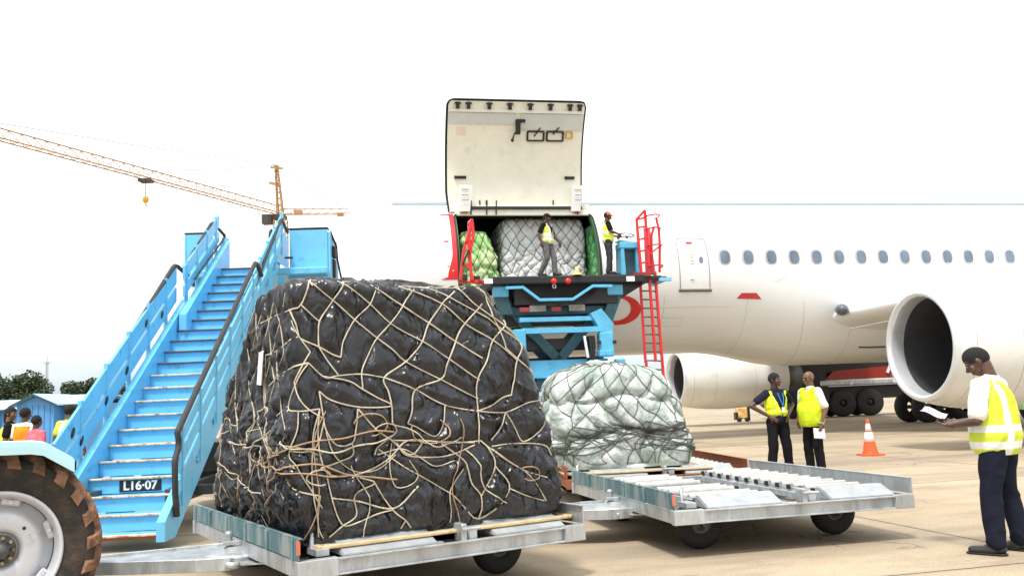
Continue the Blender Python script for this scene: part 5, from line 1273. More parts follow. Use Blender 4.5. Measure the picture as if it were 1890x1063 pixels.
# support frame and the truck underneath
q = MB(SF)
for x in (-.05, 1.2):
    q.bar((x, 6.6, 4.0), (x, 4.6, .9), .1, .12); q.bar((x, 3.2, 1.9), (x, 5.2, .9), .08, .1); q.bar((x, 7.6, 4.1), (x, 7.6, .9), .1, .1); q.bar((x, 8.8, 4.1), (x, 7.6, 1.2), .08, .08)
q.bar((0, 6.0, 3.0), (1.2, 6.0, 3.0), .08, .1)
q.build('support_frame', m_blue2, st)
q = MB(SF)
for x in (.1, 1.05): q.bar((x, .6, .52), (x, 9.3, .62), .10, .2)
for y in (1.2, 3.4, 6.2, 9.0): q.bar((-.2, y, .55), (1.4, y, .55), .08, .12)
q.box((.6, 4.2, .85), (1.5, 2.4, .45), bev=.04)
q.build('chassis', m_steel, st)
q = MB(SF); q.box((.6, 9.9, 1.05), (1.9, 1.5, 1.3), bev=.12); q.box((.6, 10.0, 1.85), (1.8, 1.2, .5), bev=.15); q.build('driver_cab', m_blue2, st)
for x in (-.25, 1.45):
    for y in (2.6, 9.2):
        q = MB(SF); q.lathe([(.06, -.11), (.26, -.12), (.36, -.09), (.38, 0), (.36, .09), (.26, .12), (.06, .11)], (x, y, .38), (1, 0, 0), 26); q.build('wheel', m_tyre, st)
for x, y, z, m_, nm, s_ in ((1.62, 2.2, .72, m_redlamp, 'red_reservoir', (.12, .22, .13)), (1.55, 4.1, 1.28, m_orange, 'orange_lamp', (.06, .06, .11))):
    q = MB(SF); q.ell((x, y, z), s_); q.build(nm, m_, st)
q = MB(SF); q.box((1.5, 2.4, .5), (.5, 1.0, .22), bev=.04); q.box((1.45, 3.2, .95), (.3, .8, .18), bev=.03); q.build('step_box', m_teal, st)
# number plate on a riser
i = 3; y, z = RG * i, .19 + RH * i
q = MB(SF); q.box((.61, y + .001, z - .097 + RH * 0 - .008), (.50, .01, .135), bev=.002)
npz = z - .105
npl = q.build('number_plate', m_black, st)
textmesh('plate_text', 'L16\u00b707', .145, SF @ frame(V((.61, y - .006, npz)), V((1, 0, 0)), V((0, 0, 1)), V((0, -1, 0))), m_white, npl, .002, .004, 1.02)

# ================================================================ tractor
TX, TY, TZ, TR = -3.50, 5.87, .655, .645
TF = M.Translation(V((TX, TY + .2, 0))) @ M.Rotation(radians(28), 4, 'Z') @ M.Diagonal((.925, .96, .965, 1)) @ M.Translation(V((-TX, -TY - .2, 0)))
tr = thing('tractor', 'light-blue tractor at the left edge, its big clay-stained rear wheel in view', 'tractor', (TX, TY + .8, 0))
q = MB(TF); wd_ = .40
prof = [(.395, -.14), (.40, -.17), (.42, -.185), (.50, -.205), (.57, -.20), (.610, -.17), (.618, -.1), (.618, .1), (.610, .17), (.57, .20), (.50, .205), (.42, .185), (.395, .14)]
q.lathe(prof, (TX, TY + .2, TZ), (0, 1, 0), 96)
ty_ = q.build('tyre', m_tyre_dust, tr)
NL = 22
for k in range(NL):
    for sd_ in (-1, 1):
        q = MB(TF); t0 = 2 * pi * (k + (.5 if sd_ > 0 else 0)) / NL
        vs = []; K = 7
        for j in range(K):
            f = j / (K - 1)                         # f=0 sidewall shoulder, 1 centre
            yy = sd_ * lerp(.208, -.01, f); ang = t0 + .24 * f
            rb = lerp(.555, .616, sstep(0, .35, f)); rt_ = lerp(.575, .662, sstep(0, .25, f)) + .004 * noise.noise(V((k, j, sd_)))
            hw = lerp(.074, .036, f)
            for (rr_, da) in ((rb, -hw * 1.1), (rt_, -hw * .75), (rt_, hw * .75), (rb, hw * 1.1)):
                a = ang + da; ox = sd_ * .012 if f == 0 and rr_ == rt_ else 0
                vs.append(V((TX + rr_ * cos(a), TY + .2 + yy + ox, TZ + rr_ * sin(a))))
        fs = [[i * 4 + j, i * 4 + j + 1, i * 4 + 5 + j, i * 4 + 4 + j] for i in range(K - 1) for j in range(3)] + [[0, 1, 2, 3], [(K - 1) * 4 + 3, (K - 1) * 4 + 2, (K - 1) * 4 + 1, (K - 1) * 4]]
        q.add(vs, fs, False)
        if sd_ < 0: q.build('tread_lug', m_lug, ty_)
        else: q.build('tread_lug', m_lug, ty_)
q = MB(TF); yc = TY + .2
q.lathe([(.40, -.165), (.405, -.18), (.395, -.19), (.375, -.18), (.365, -.14), (.345, -.10), (.335, .10), (.37, .14), (.40, .165)], (TX, yc, TZ), (0, 1, 0), 72)
q.build('rim', m_rim, tr)
q = MB(TF)
q.lathe([(.335, -.02), (.30, -.035), (.275, -.06), (.255, -.085), (.235, -.095), (.16, -.10), (.13, -.09), (.115, -.06)], (TX, yc, TZ), (0, 1, 0), 64)
q.lathe([(.335, -.015), (.30, -.03), (.001, -.03)], (TX, yc, TZ), (0, 1, 0), 48)
dsk = q.build('wheel_disc', m_rim, tr)
for k in range(6):                                # rim lugs bolted to the disc edge
    q = MB(TF); a = 2 * pi * k / 6 + .35; c = V((TX + .325 * cos(a), yc - .06, TZ + .325 * sin(a))); R3 = M.Rotation(-a, 3, 'Y')
    q.box(c, (.05, .07, .13), rot=R3, bev=.012); q.tube([c + V((0, -.06, 0)), c + V((0, -.03, 0))], .016, 6); q.build('rim_lug', m_rim, dsk)
q = MB(TF); q.lathe([(.001, -.17), (.04, -.165), (.055, -.14), (.06, -.10), (.10, -.095), (.10, -.06)], (TX, yc, TZ), (0, 1, 0), 28); q.build('hub', m_steel, dsk)
for k in range(10):
    q = MB(TF); a = 2 * pi * k / 9; q.tube([(TX + .085 * cos(a), yc - .125, TZ + .085 * sin(a)), (TX + .085 * cos(a), yc - .09, TZ + .085 * sin(a))], .013, 6); q.build('wheel_nut', pm('brass_nut', (.35, .25, .14), .5, .6) if k == 0 else bpy.data.materials['brass_nut'], dsk)
for a in (.75, 3.9): q = MB(TF); q.lathe([(.012, 0), (.001, .001)], (TX + .2 * cos(a), yc - .103, TZ + .2 * sin(a)), (0, -1, 0), 12); q.build('disc_hole', m_black, dsk)
# fender
q = MB(TF); fp = [(-4.8, 1.30), (-4.4, 1.40), (-3.8, 1.395), (-3.32, 1.385), (-3.24, 1.37), (-3.04, 1.245)]
lowp = [(x, z - .045) for x, z in fp]
q.prism(fp + lowp[::-1], (0, TY - .10, 0), (1, 0, 0), (0, 0, 1), (0, .62, 0))
q.prism([(a[0], a[1] - .03) for a in fp] + [(a[0], a[1] - .085) for a in fp[::-1]], (0, TY - .115, 0), (1, 0, 0), (0, 0, 1), (0, .02, 0))
q.build('fender', pm('fender_pale_blue', (.42, .66, .74), .4, var=.06), tr)
q = MB(TF); q.prism([(-4.6, 1.25), (-3.3, 1.33), (-3.2, 1.30), (-3.08, 1.20), (-3.12, .95), (-3.2, .75), (-4.6, .7)], (0, TY + .46, 0), (1, 0, 0), (0, 0, 1), (0, .05, 0)); q.build('fender_inner', m_teal, tr)
q = MB(TF); q.box((-4.1, TY + .95, .75), (2.4, .55, .5), bev=.06); q.box((-6.2, TY + .95, 1.0), (2.2, .7, .75), bev=.12); q.tube([(TX, TY + .2, TZ), (TX, TY + 1.7, TZ)], .10, 12); q.build('body', m_teal, tr)
q = MB(TF); q.box((-6.2, TY + .95, 1.42), (2.2, .74, .14), bev=.06); q.box((-4.1, TY + 1.0, 1.3), (.55, .5, .12), bev=.05); q.box((-4.35, TY + 1.0, 1.55), (.1, .5, .45), bev=.04); q.build('hood_and_seat', m_blue, tr)
q = MB(TF); q.bar((-3.9, TY + .95, .5), (-3.35, TY + 1.0, .33), .14, .06); q.box((-3.4, TY + 1.03, .33), (.2, .14, .12), bev=.01); q.build('tow_hitch', m_steel, tr)
q = MB(TF); q.lathe([(.3, -.2), (.57, -.2), (.64, -.15), (.65, 0), (.64, .15), (.57, .2), (.3, .2)], (TX, TY + 1.7, TZ), (0, 1, 0), 40); q.lathe([(.001, -.1), (.32, -.1)], (TX, TY + 1.7, TZ), (0, 1, 0), 30); q.build('far_rear_wheel', m_tyre_dust, tr)
for yy in (TY + .35, TY + 1.55): q = MB(TF); q.lathe([(.001, -.1), (.3, -.12), (.38, -.08), (.4, 0), (.38, .08), (.3, .12), (.001, .1)], (-6.5, yy, .4), (0, 1, 0), 30); q.build('front_wheel', m_tyre_dust, tr)

# ================================================================ fuel truck beyond the aircraft
ft = thing('fuel_truck', 'red fuel truck with dark tandem wheels parked beyond the aircraft belly', 'truck', (18.5, 48, 0))
q = MB(); q.prism([(16.3, 1.95), (23.5, 1.95), (23.5, 2.75), (22.6, 3.0), (21.6, 3.1), (20.8, 2.62), (16.8, 2.42)], (0, 46.9, 0), (1, 0, 0), (0, 0, 1), (0, 2.2, 0)); q.build('tank', m_tank, ft)
q = MB(); q.box((19.8, 47.95, 1.78), (7.6, 2.3, .32), bev=.08); q.build('side_band', m_galv, ft)
q = MB(); q.box((19.5, 48, 1.25), (9.6, 1.8, .7), bev=.05); q.box((22.4, 46.9, 1.2), (2.2, .5, .8), bev=.05); q.box((16.0, 47, 1.15), (.9, .4, .7), bev=.05); q.build('chassis', m_black, ft)
q = MB(); q.box((14.9, 48, 2.2), (3.2, 2.3, 3.2), bev=.2); q.build('cab', m_black, ft)
for x in (17.15, 18.6, 14.6):
    for y in (47.05, 48.95):
        q = MB(); q.lathe([(.2, -.18), (.6, -.2), (.70, -.14), (.72, 0), (.70, .14), (.6, .2), (.2, .18)], (x, y, .72), (0, 1, 0), 32); w = q.build('wheel', m_tyre, ft)
        q = MB(); q.lathe([(.001, -.14), (.12, -.15), (.14, -.08), (.36, -.10), (.40, -.19)], (x, y, .72), (0, 1, 0), 24); q.build('hub', m_black, w)
    q = MB(); q.lathe([(.84, -.28), (.88, -.28), (.88, .1), (.84, .1)], (x, 47.05, .74), (0, 1, 0), 32); 
q = MB(); q.bar((19.6, 46.85, 2.2), (20.1, 46.8, 3.3), .12, .12); q.build('pipe', m_white, ft)
q = MB(); q.bar((20.1, 46.8, 3.1), (21.6, 46.8, 3.3), .1, .1); q.bar((20.4, 46.8, 2.8), (21.5, 46.8, 3.5), .08, .08); q.box((18.9, 47.6, 2.85), (5.2, 1.2, 1.2), bev=.1); q.build('hose_boom', m_black, ft)
for x in (17.6, 19.9): q = MB(); q.ell((x, 46.75, 1.72), (.10, .05, .10)); q.build('side_lamp', m_cream2, ft)

# ================================================================ small ground items
q = MB(); c = (7.62, 19.49, 0)
q.box((c[0], c[1], .018), (.46, .46, .036), bev=.012)
q.lathe([(.178, .034), (.165, .06), (.150, .10), (.113, .30), (.073, .50), (.068, .53), (.038, .68), (.032, .75), (.026, .775), (.001, .78)], c, (0, 0, 1), 32)
cn = thing('traffic_cone', 'orange traffic cone with white bands standing on the apron', 'cone', c)

q.build('cone_body', m_orange, cn)
q = MB(); q.lathe([(.113, .299), (.1165, .30), (.0765, .50), (.073, .501)], c, (0, 0, 1), 28); q.build('reflective_band', m_white, cn)
q = MB(); q.lathe([(.068, .529), (.0715, .53), (.0415, .68), (.038, .681)], c, (0, 0, 1), 28); q.build('reflective_band', m_white, cn)
ex = thing('service_cart', 'small orange and yellow service cart with dark sides standing under the far engine', 'cart', (11.6, 46.2, 0))
q = MB(); q.box((11.6, 46.2, .45), (.55, .5, .6), bev=.06); q.box((11.55, 46.2, .85), (.4, .4, .3), bev=.08); q.build('body', pm('cart_orange_yellow', (.75, .42, .12), .5, var=.4, vs=5, dirt=((.8, .75, .5), .5, .6, 4)), ex)
q = MB(); q.box((11.92, 46.2, .5), (.12, .5, .9), bev=.04); q.box((11.3, 46.2, .3), (.12, .5, .4), bev=.04); q.tube([(11.9, 46.1, .9), (12.0, 46.1, 1.15)], .04, 6); q.build('side_frame', m_black, ex)
for x in (11.4, 11.8): q = MB(); q.lathe([(.001, -.05), (.12, -.05), (.12, .05), (.001, .05)], (x, 45.95, .12), (0, 1, 0), 14); q.build('wheel', m_tyre, ex)
# ================================================================ people
SKIN = pm('dark_brown_skin', (.085, .040, .025), .40, var=.08, vs=9)
SKIN2 = pm('brown_skin', (.16, .075, .042), .42, var=.08, vs=9)
HAIR = pm('black_hair', (.010, .009, .009), .85, var=.3, vs=30, bump=.6, bs=160)
m_eye = pm('eye_white', (.5, .47, .42), .3); m_pupil = pm('pupil', (.01, .01, .01), .2)
def cloth(name, col, **k):
    k.setdefault('bump', .25); k.setdefault('bs', 45); k.setdefault('var', .10); k.setdefault('rough', .85); k.setdefault('vs', 5); m = pm(name, col, **k); m.node_tree.nodes['Principled BSDF'].inputs['Specular IOR Level'].default_value = .12; return m
NAVY = cloth('navy_trousers', (.012, .014, .028)); BLK = cloth('black_cloth', (.010, .010, .012)); GREY = cloth('grey_trousers', (.13, .13, .14)); WSH = cloth('white_shirt', (.80, .80, .76)); DNV = cloth('dark_navy_shirt', (.018, .018, .035))
PNK = cloth('pink_red_shirt', (.75, .16, .20)); CREAM = cloth('cream_shirt', (.75, .70, .60)); ORV = cloth('orange_vest', (.90, .24, .02)); SHOE = pm('shoe_leather', (.018, .016, .015), .45); 
BLUESH = cloth('blue_lanyard', (.05, .22, .6))
def vestmat(name, col, bands, vert=None, refl=(.80, .82, .80), rough=.7):
    """hi-vis cloth; bands: (z0,z1) in body height, vert: |x| range of shoulder stripes"""
    m = cloth(name, col, var=.16, dirt=(tuple(c * .62 for c in col), .56, .78, 5)); n, l = m.node_tree.nodes, m.node_tree.links; b = n['Principled BSDF']
    src = b.inputs['Base Color'].links[0].from_socket
    at_ = n.new('ShaderNodeAttribute'); at_.attribute_name = 'body'; sp = n.new('ShaderNodeSeparateXYZ'); l.new(at_.outputs['Vector'], sp.inputs[0])
    def band(sock, a, b_, absx=False):
        if absx: k = n.new('ShaderNodeMath'); k.operation = 'ABSOLUTE'; l.new(sock, k.inputs[0]); sock = k.outputs[0]
        c = n.new('ShaderNodeMath'); c.operation = 'COMPARE'; c.inputs[1].default_value = (a + b_) / 2; c.inputs[2].default_value = (b_ - a) / 2; l.new(sock, c.inputs[0]); return c.outputs[0]
    f = None
    for z0, z1 in bands:
        x = band(sp.outputs[2], z0, z1)
        if f is None: f = x
        else: k = n.new('ShaderNodeMath'); k.operation = 'MAXIMUM'; l.new(f, k.inputs[0]); l.new(x, k.inputs[1]); f = k.outputs[0]
    if vert:
        x = band(sp.outputs[0], vert[0], vert[1], True)
        if f is None: f = x
        else: k = n.new('ShaderNodeMath'); k.operation = 'MAXIMUM'; l.new(f, k.inputs[0]); l.new(x, k.inputs[1]); f = k.outputs[0]
    if f is not None:
        mx = n.new('ShaderNodeMix'); mx.data_type = 'RGBA'; l.new(f, mx.inputs[0]); l.new(src, mx.inputs[6]); mx.inputs[7].default_value = (*refl, 1); l.new(mx.outputs[2], b.inputs['Base Color'])
    return m
YEL = (.62, .74, .07)
V_FORE = vestmat('hivis_vest_with_white_bands', YEL, [(.86 + .03, .95), (1.03, 1.09)], (.085, .135))
V_WALK = vestmat('hivis_vest_two_bands', YEL, [(1.0, 1.07), (1.12, 1.20)], (.06, .12))
V_PLAIN = vestmat('plain_hivis_vest', (.60, .74, .03), [])
V_DARK = vestmat('hivis_vest_narrow', (.74, .86, .04), [(.0, .01)], (.105, .125), (.55, .75, .2))
V_LEFT = vestmat('hivis_vest_left_group', (.70, .84, .10), [(1.15, 1.21)], (.03, .10))

def hand(q, w, f, pn, sd, curl=.5, k=1.0):
    """w wrist, f pointing direction, pn palm normal, sd: +1/-1 thumb side along f x pn"""
    w, f, pn = V(w), V(f).normalized(), V(pn); pn = (pn - f * pn.dot(f)).normalized(); s = f.cross(pn) * sd
    R3 = M((s, f, pn)).transposed()
    q.ell(w + f * .05 * k, (.040 * k, .052 * k, .017 * k), R3, 14, 8)
    q.cap(w - f * .02, .026 * k, w + f * .03, .026 * k, 1.25, s)
    for i, L in enumerate((.072, .080, .074, .058)):
        b = w + f * (.092 - .006 * abs(i - 1.2)) * k + s * (.030 - .020 * i) * k; d = (f + s * (.10 - .07 * i)).normalized(); a = 0
        for j, (fr_, r0) in enumerate(((.45, .0095), (.32, .0085), (.25, .0075))):
            a += curl * (1 + .15 * i) * (.7 if j == 0 else 1)
            dd = (d * cos(a) + pn * sin(a)).normalized(); e = b + dd * L * fr_ * k; q.cap(b, r0 * k, e, r0 * .92 * k, n=8); b = e
    b = w + f * .025 * k + s * .032 * k; d = (s * .75 + f * .75 + pn * .25).normalized(); e = b + d * .040 * k; q.cap(b, .014 * k, e, .011 * k, n=8)
    q.cap(e, .011 * k, e + (f * .9 + s * .25 + pn * .45).normalized() * .034 * k, .009 * k, n=8)

def person(label, loc, deg, *, skin=SKIN, top=WSH, trousers=NAVY, vest=None, vneck=.0, scale=1.0, vox=.009, arms=None, feet=None, head=(0, 0, 0), hair='short', cap=None, belly=0, sleeve=.62, hem=.80, group=None, lean=0, handp=None, hipz=0, vz=1.475, bulk=1.08, beard=False, lod=0, extra=None, long_hair=False):
    """deg: world heading of the face (0 = +X, 90 = +Y). local +Y is forward, +X the person's right side."""
    F = M.Translation(V(loc)) @ M.Rotation(radians(deg - 90), 4, 'Z') @ M.Diagonal((scale * bulk, scale * (1 + (bulk - 1) * .6), scale, 1))
    root = None
    arms = arms or {}
    A = {-1: arms.get('L', ((-.245, -.03, 1.16), (-.25, .04, .91))), 1: arms.get('R', ((.245, -.03, 1.16), (.25, .04, .91)))}
    HP = {-1: dict(f=(0, .1, -1), n=(1, 0, 0), sd=1, curl=.35), 1: dict(f=(0, .1, -1), n=(-1, 0, 0), sd=-1, curl=.35)}
    if handp:
        for k_, v_ in handp.items(): HP[-1 if k_ == 'L' else 1].update(v_)
    ft = feet or {}
    Ft = {-1: ft.get('L', (-.11, .0)), 1: ft.get('R', (.11, .0))}
    KN = {s: ft.get('K' + ('L' if s < 0 else 'R')) for s in (-1, 1)}
    sh = {s: V((s * .175, lean * .5, 1.435)) for s in (-1, 1)}; hip = {s: V((s * .092, 0, .93)) for s in (-1, 1)}
    knee = {s: V(KN[s]) if KN[s] else V((s * .092 * .5 + Ft[s][0] * .5, Ft[s][1] * .5 + .02, .51)) for s in (-1, 1)}; ank = {s: V((Ft[s][0], Ft[s][1] - .02, .085)) for s in (-1, 1)}
    hb = V((0, lean * .62 + .01, 1.575)); yaw, pitch, roll = [radians(a) for a in head]
    HR = M.Rotation(yaw, 3, 'Z') @ M.Rotation(pitch, 3, 'X') @ M.Rotation(roll, 3, 'Y')
    def hd(x, y, z): return hb + HR @ V((x, y, z))
    # body: one continuous skin
    q = MB()
    q.ell(hd(0, -.012, .108), (.074, .094, .094), HR); q.ell(hd(0, .028, .065), (.060, .066, .085), HR); q.cap(hd(0, .02, .005), .045, hd(0, .062, .002), .026, 1.15, HR @ V((1, 0, 0)))
    q.cap(hd(0, .088, .088), .008, hd(0, .108, .058), .015, n=8); q.ell(hd(0, .098, .050), (.021, .013, .011), HR, 10, 6)
    q.ell(hd(0, .092, .020), (.026, .012, .007), HR, 10, 6); q.ell(hd(0, .088, .009), (.022, .012, .008), HR, 10, 6)
    for s in (-1, 1):
        q.ell(hd(s * .030, .080, .103), (.024, .012, .009), HR, 10, 6); q.ell(hd(s * .044, .062, .058), (.022, .022, .026), HR, 10, 6); q.ell(hd(s * .076, -.008, .075), (.010, .020, .031), HR, 10, 6)
    q.cap(V((0, lean * .5 - .02, 1.44)), .062, hd(0, -.02, .03), .053); 
    q.cap((0, 0, 1.0), .115, (0, lean * .3, 1.32), .125, 1.25, (1, 0, 0)); q.cap(sh[-1] + V((.03, 0, 0)), .055, sh[1] - V((.03, 0, 0)), .055)
    for s in (-1, 1):
        e, w = V(A[s][0]), V(A[s][1])
        q.cap(sh[s], .050, e, .039); q.cap(e, .040, e.lerp(w, .35), .037); q.cap(e.lerp(w, .35), .037, w, .024)
        hp = HP[s]; hand(q, w, hp['f'], hp['n'], hp['sd'], hp['curl'], hp.get('k', 1.0))
        q.cap(hip[s], .085, knee[s], .055); q.cap(knee[s], .055, ank[s], .036); q.cap(ank[s], .036, ank[s] + V((0, .10, -.045)), .03)
    q.ell((0, 0, .96), (.15, .10, .11))
    body = remeshed(q, 'person', skin, None, vox * .8, 3, xf=F, origin=loc)
    W = M.Translation(V(loc)); WM[body.name] = W
    tag(body, label, 'person', group)
    def part(q, name, mat, v=vox, sm=4, wr=.004, ws=9, keep=None):
        o = remeshed(q, name, mat, body, v, sm, wr, ws, keep, None, hash(label) % 50 if False else len(label), F)
        return o
    def small(q, name, mat):
        me = q.mesh(name, [mat]); me.transform(F); return place(me, name, body)
    # eyes
    if not lod:
        q = MB()
        for s in (-1, 1): q.ell(hd(s * .031, .083, .088), (.009, .006, .0045), HR, 10, 6)
        small(q, 'eyes', m_eye)
        q = MB()
        for s in (-1, 1): q.ell(hd(s * .031, .0885, .088), (.005, .003, .005), HR, 8, 6)
        small(q, 'pupils', m_pupil)
    # shirt
    q = MB()
    q.cap((0, .01 * belly, 1.02), .128 + .035 * belly, (0, lean * .3, 1.31), .138, 1.28, (1, 0, 0)); q.cap(sh[-1] + V((.035, 0, -.01)), .070, sh[1] - V((.035, 0, .01)), .070)
    q.cap((0, lean * .45, 1.40), .10, (0, lean * .5, 1.47), .066, 1.2, (1, 0, 0)); q.cap((0, .03 * belly, .98), .125 + .04 * belly, (0, .035 * belly, 1.12), .125 + .05 * belly, 1.25, (1, 0, 0))
    for s in (-1, 1):
        e = V(A[s][0]); q.cap(sh[s] + V((0, 0, -.005)), .067, sh[s].lerp(e, sleeve), .064)
        if sleeve > 1: w = V(A[s][1]); q.cap(e, .055, e.lerp(w, .9), .042)
    part(q, 'shirt', top, wr=.006, ws=8)
    q = MB(); q.lathe([(.085, -.03), (.066, .0), (.062, .028), (.057, .03), (.056, .0)], (0, lean * .5 - .014, 1.492), (0, -.25, 1), 24); small(q, 'collar', top)
    # trousers
    q = MB(); q.ell((0, -.005, .95), (.168 + .01 * belly, .128 + .03 * belly, .11))
    for s in (-1, 1):
        q.cap(hip[s] + V((0, -.005, .0)), .098, knee[s], .074); q.cap(knee[s], .074, ank[s] + V((0, 0, .01)), .062)
    part(q, 'trousers', trousers, wr=.011, ws=7)
    # shoes
    for s in (-1, 1):
        q = MB(); a = ank[s]; o_ = V((s * .012, .0, 0))
        q.cap(a + V((0, -.025, -.03)), .045, a + V((0, .05, -.035)), .046); q.cap(a + V((0, .02, -.045)), .040, a + o_ + V((0, .165, -.05)), .034, 1.25, (1, 0, 0))
        part(q, 'shoe', SHOE, .007, 3, 0, keep=None)
        q = MB(); q.cap(V((a.x, a.y - .03, .012)), .044, V((a.x + o_.x, a.y + .17, .012)), .044, 1, None); 
        for i_ in range(len(q.v)): q.v[i_].z = .012 + (q.v[i_].z - .012) * .27
        small(q, 'sole', m_black)
    if vest:
        q = MB(); b_ = belly
        q.cap((0, .01 * b_, hem + .16), .152 + .035 * b_, (0, lean * .3, 1.31), .153, 1.26, (1, 0, 0)); q.cap(sh[-1] + V((.055, 0, -.005)), .078, sh[1] - V((.055, 0, .005)), .078); q.cap((0, .03 * b_, hem + .10), .155 + .03 * b_, (0, .035 * b_, 1.12), .146 + .05 * b_, 1.22, (1, 0, 0))
        def keep(c):
            if abs(c.x) < .055 and c.z > 1.46: return False
            if vneck and c.y > .03 and abs(c.x) < vneck * sstep(1.02, 1.42, c.z) : return False
            return True
        o = remeshed(q, 'vest', vest, body, vox, 4, .010, 6, keep, None, len(label), None, [((0, 0, hem), (0, 0, -1)), ((0, 0, vz), (0, 0, 1))])
        # keep body-space coordinates for the bands, then move into place
        me = o.data; me.transform(WM[body.name])
        at_ = me.attributes.new('body', 'FLOAT_VECTOR', 'POINT')
        for i_, v_ in enumerate(me.vertices): at_.data[i_].vector = v_.co
        me.transform(F); me.transform(WM[body.name].inverted())
    if hair in ('short', 'cropped') or long_hair:
        q = MB(); e = .002 if hair == 'cropped' else .008
        q.ell(hd(0, -.016, .112), (.075 + e, .094 + e, .094 + e), HR, 20, 14)
        if long_hair: q.cap(hd(0, -.09, .10), .05, hd(0, -.10, -.06), .03); q.ell(hd(0, -.11, .12), (.05, .04, .05))
        inv = HR.transposed()
        def kh(c):
            p = inv @ (c - hb)
            if p.z > .165: return True
            if p.y > .052: return p.z > .138
            return p.z > .028 + .75 * max(0, p.y + .05)
        part(q, 'hair', HAIR, .006, 2, .002, 60, keep=kh if not long_hair else (lambda c: (inv @ (c - hb)).y < .03 or (inv @ (c - hb)).z > .13))
    if cap:
        q = MB(); q.ell(hd(0, -.008, .118), (.086, .104, .092), HR, 20, 14)
        inv = HR.transposed(); q2 = MB()
        part(q, 'cap', cap, .007, 2, 0, keep=lambda c: (inv @ (c - hb)).z > .115)
        q = MB(); q.ell(hd(0, .105, .118), (.062, .062, .008), HR @ M.Rotation(-.15, 3, 'X'), 16, 6); small(q, 'cap_visor', cap)
    if extra: extra(body, F, hd, HR, small, part, A)
    return body

def add_glasses(body, F, hd, HR, small, part, A):
    q = MB()
    for s in (-1, 1): q.ell(hd(s * .033, .094, .088), (.028, .008, .020), HR, 12, 6); q.tube([hd(s * .058, .085, .092), hd(s * .080, .0, .088)], .004, 5)
    q.tube([hd(-.01, .103, .092), hd(.01, .103, .092)], .004, 5); small(q, 'sunglasses', m_black)
    w = V(A[-1][1]); q = MB(); q.tube([w + V((.03 * cos(k * pi / 7), .03 * sin(k * pi / 7), .03)) for k in range(14)], .008, 6, closed=True); small(q, 'wristwatch', m_galv)
def add_lanyard(body, F, hd, HR, small, part, A):
    q = MB(); q.tube([(-.05, .13, 1.43), (-.03, .165, 1.30), (.0, .175, 1.20)], .009, 5); q.tube([(.05, .13, 1.43), (.03, .165, 1.30), (.0, .175, 1.20)], .009, 5); small(q, 'lanyard', BLUESH)
    q = MB(); q.box((0, .18, 1.14), (.06, .006, .09)); small(q, 'badge', m_white)
    q = MB(); q.box((0, .13, 1.035), (.045, .03, .035), bev=.005); small(q, 'belt_buckle', m_steel)
def sheet(name, label, c, w, h, u, v, F, mat, cat='papers', curl=.02, n=8):
    u, v = V(u).normalized(), V(v).normalized(); nn = u.cross(v); q = MB(F); vs = []
    for off in (0, .003):
        for i in range(n + 1):
            for j in range(n + 1):
                a, b = i / n - .5, j / n - .5; vs.append(V(c) + u * w * a + v * h * b + nn * (curl * (4 * a * a) + curl * .6 * sin(5 * b) + off))
    k = n + 1
    fs = [[i * k + j, (i + 1) * k + j, (i + 1) * k + j + 1, i * k + j + 1][::-1] for i in range(n) for j in range(n)] + [[k * k + x for x in (i * k + j, (i + 1) * k + j, (i + 1) * k + j + 1, i * k + j + 1)] for i in range(n) for j in range(n)]
    rim = [i * k for i in range(k)] + [n * k + j for j in range(1, k)] + [i * k + n for i in range(n - 1, -1, -1)] + [j for j in range(n - 1, 0, -1)]
    fs += [[rim[i], rim[(i + 1) % len(rim)], k * k + rim[(i + 1) % len(rim)], k * k + rim[i]] for i in range(len(rim))]
    q.add(vs, fs, True); o = q.build(name, mat, None, tuple(F @ V(c))); tag(o, label, cat); return o

# --- foreground man reading papers, seen from behind his left side
fl = (4.16, 7.80, 0)
fore = person('man in white shirt and yellow vest reading papers at the right edge', fl, 134, bulk=1.24, skin=SKIN, top=WSH, trousers=NAVY, vest=V_FORE, vox=.0075, hair='cropped', belly=.45, hem=.835, lean=.03,
    head=(20, -38, 0), feet={'L': (-.13, .06), 'R': (.13, -.02)}, arms={'L': ((-.27, .03, 1.13), (-.13, .27, 1.09)), 'R': ((.25, .04, 1.14), (.06, .30, 1.11))}, sleeve=.80,
    handp={'L': dict(f=(.55, .8, .10), n=(.2, .1, 1), sd=-1, curl=.45), 'R': dict(f=(-.4, .9, .05), n=(-.2, .1, 1), sd=1, curl=.5)})
FF = M.Translation(V(fl)) @ M.Rotation(radians(134 - 90), 4, 'Z') @ M.Diagonal((1.24, 1.144, 1, 1))
sheet('papers', 'white papers held open by the man at the right edge', (-.03, .44, 1.185), .24, .18, (1, .25, .12), (-.2, 1, .38), FF, m_paper, 'papers')
textmesh('vest_lettering', 'ZA.', .075, FF @ frame(V((.045, -.196, 1.235)), V((1, 0, 0)), V((0, 0, 1)), V((0, -1, 0))), pm('green_print', (.10, .42, .12), .7), fore, .002, .002)

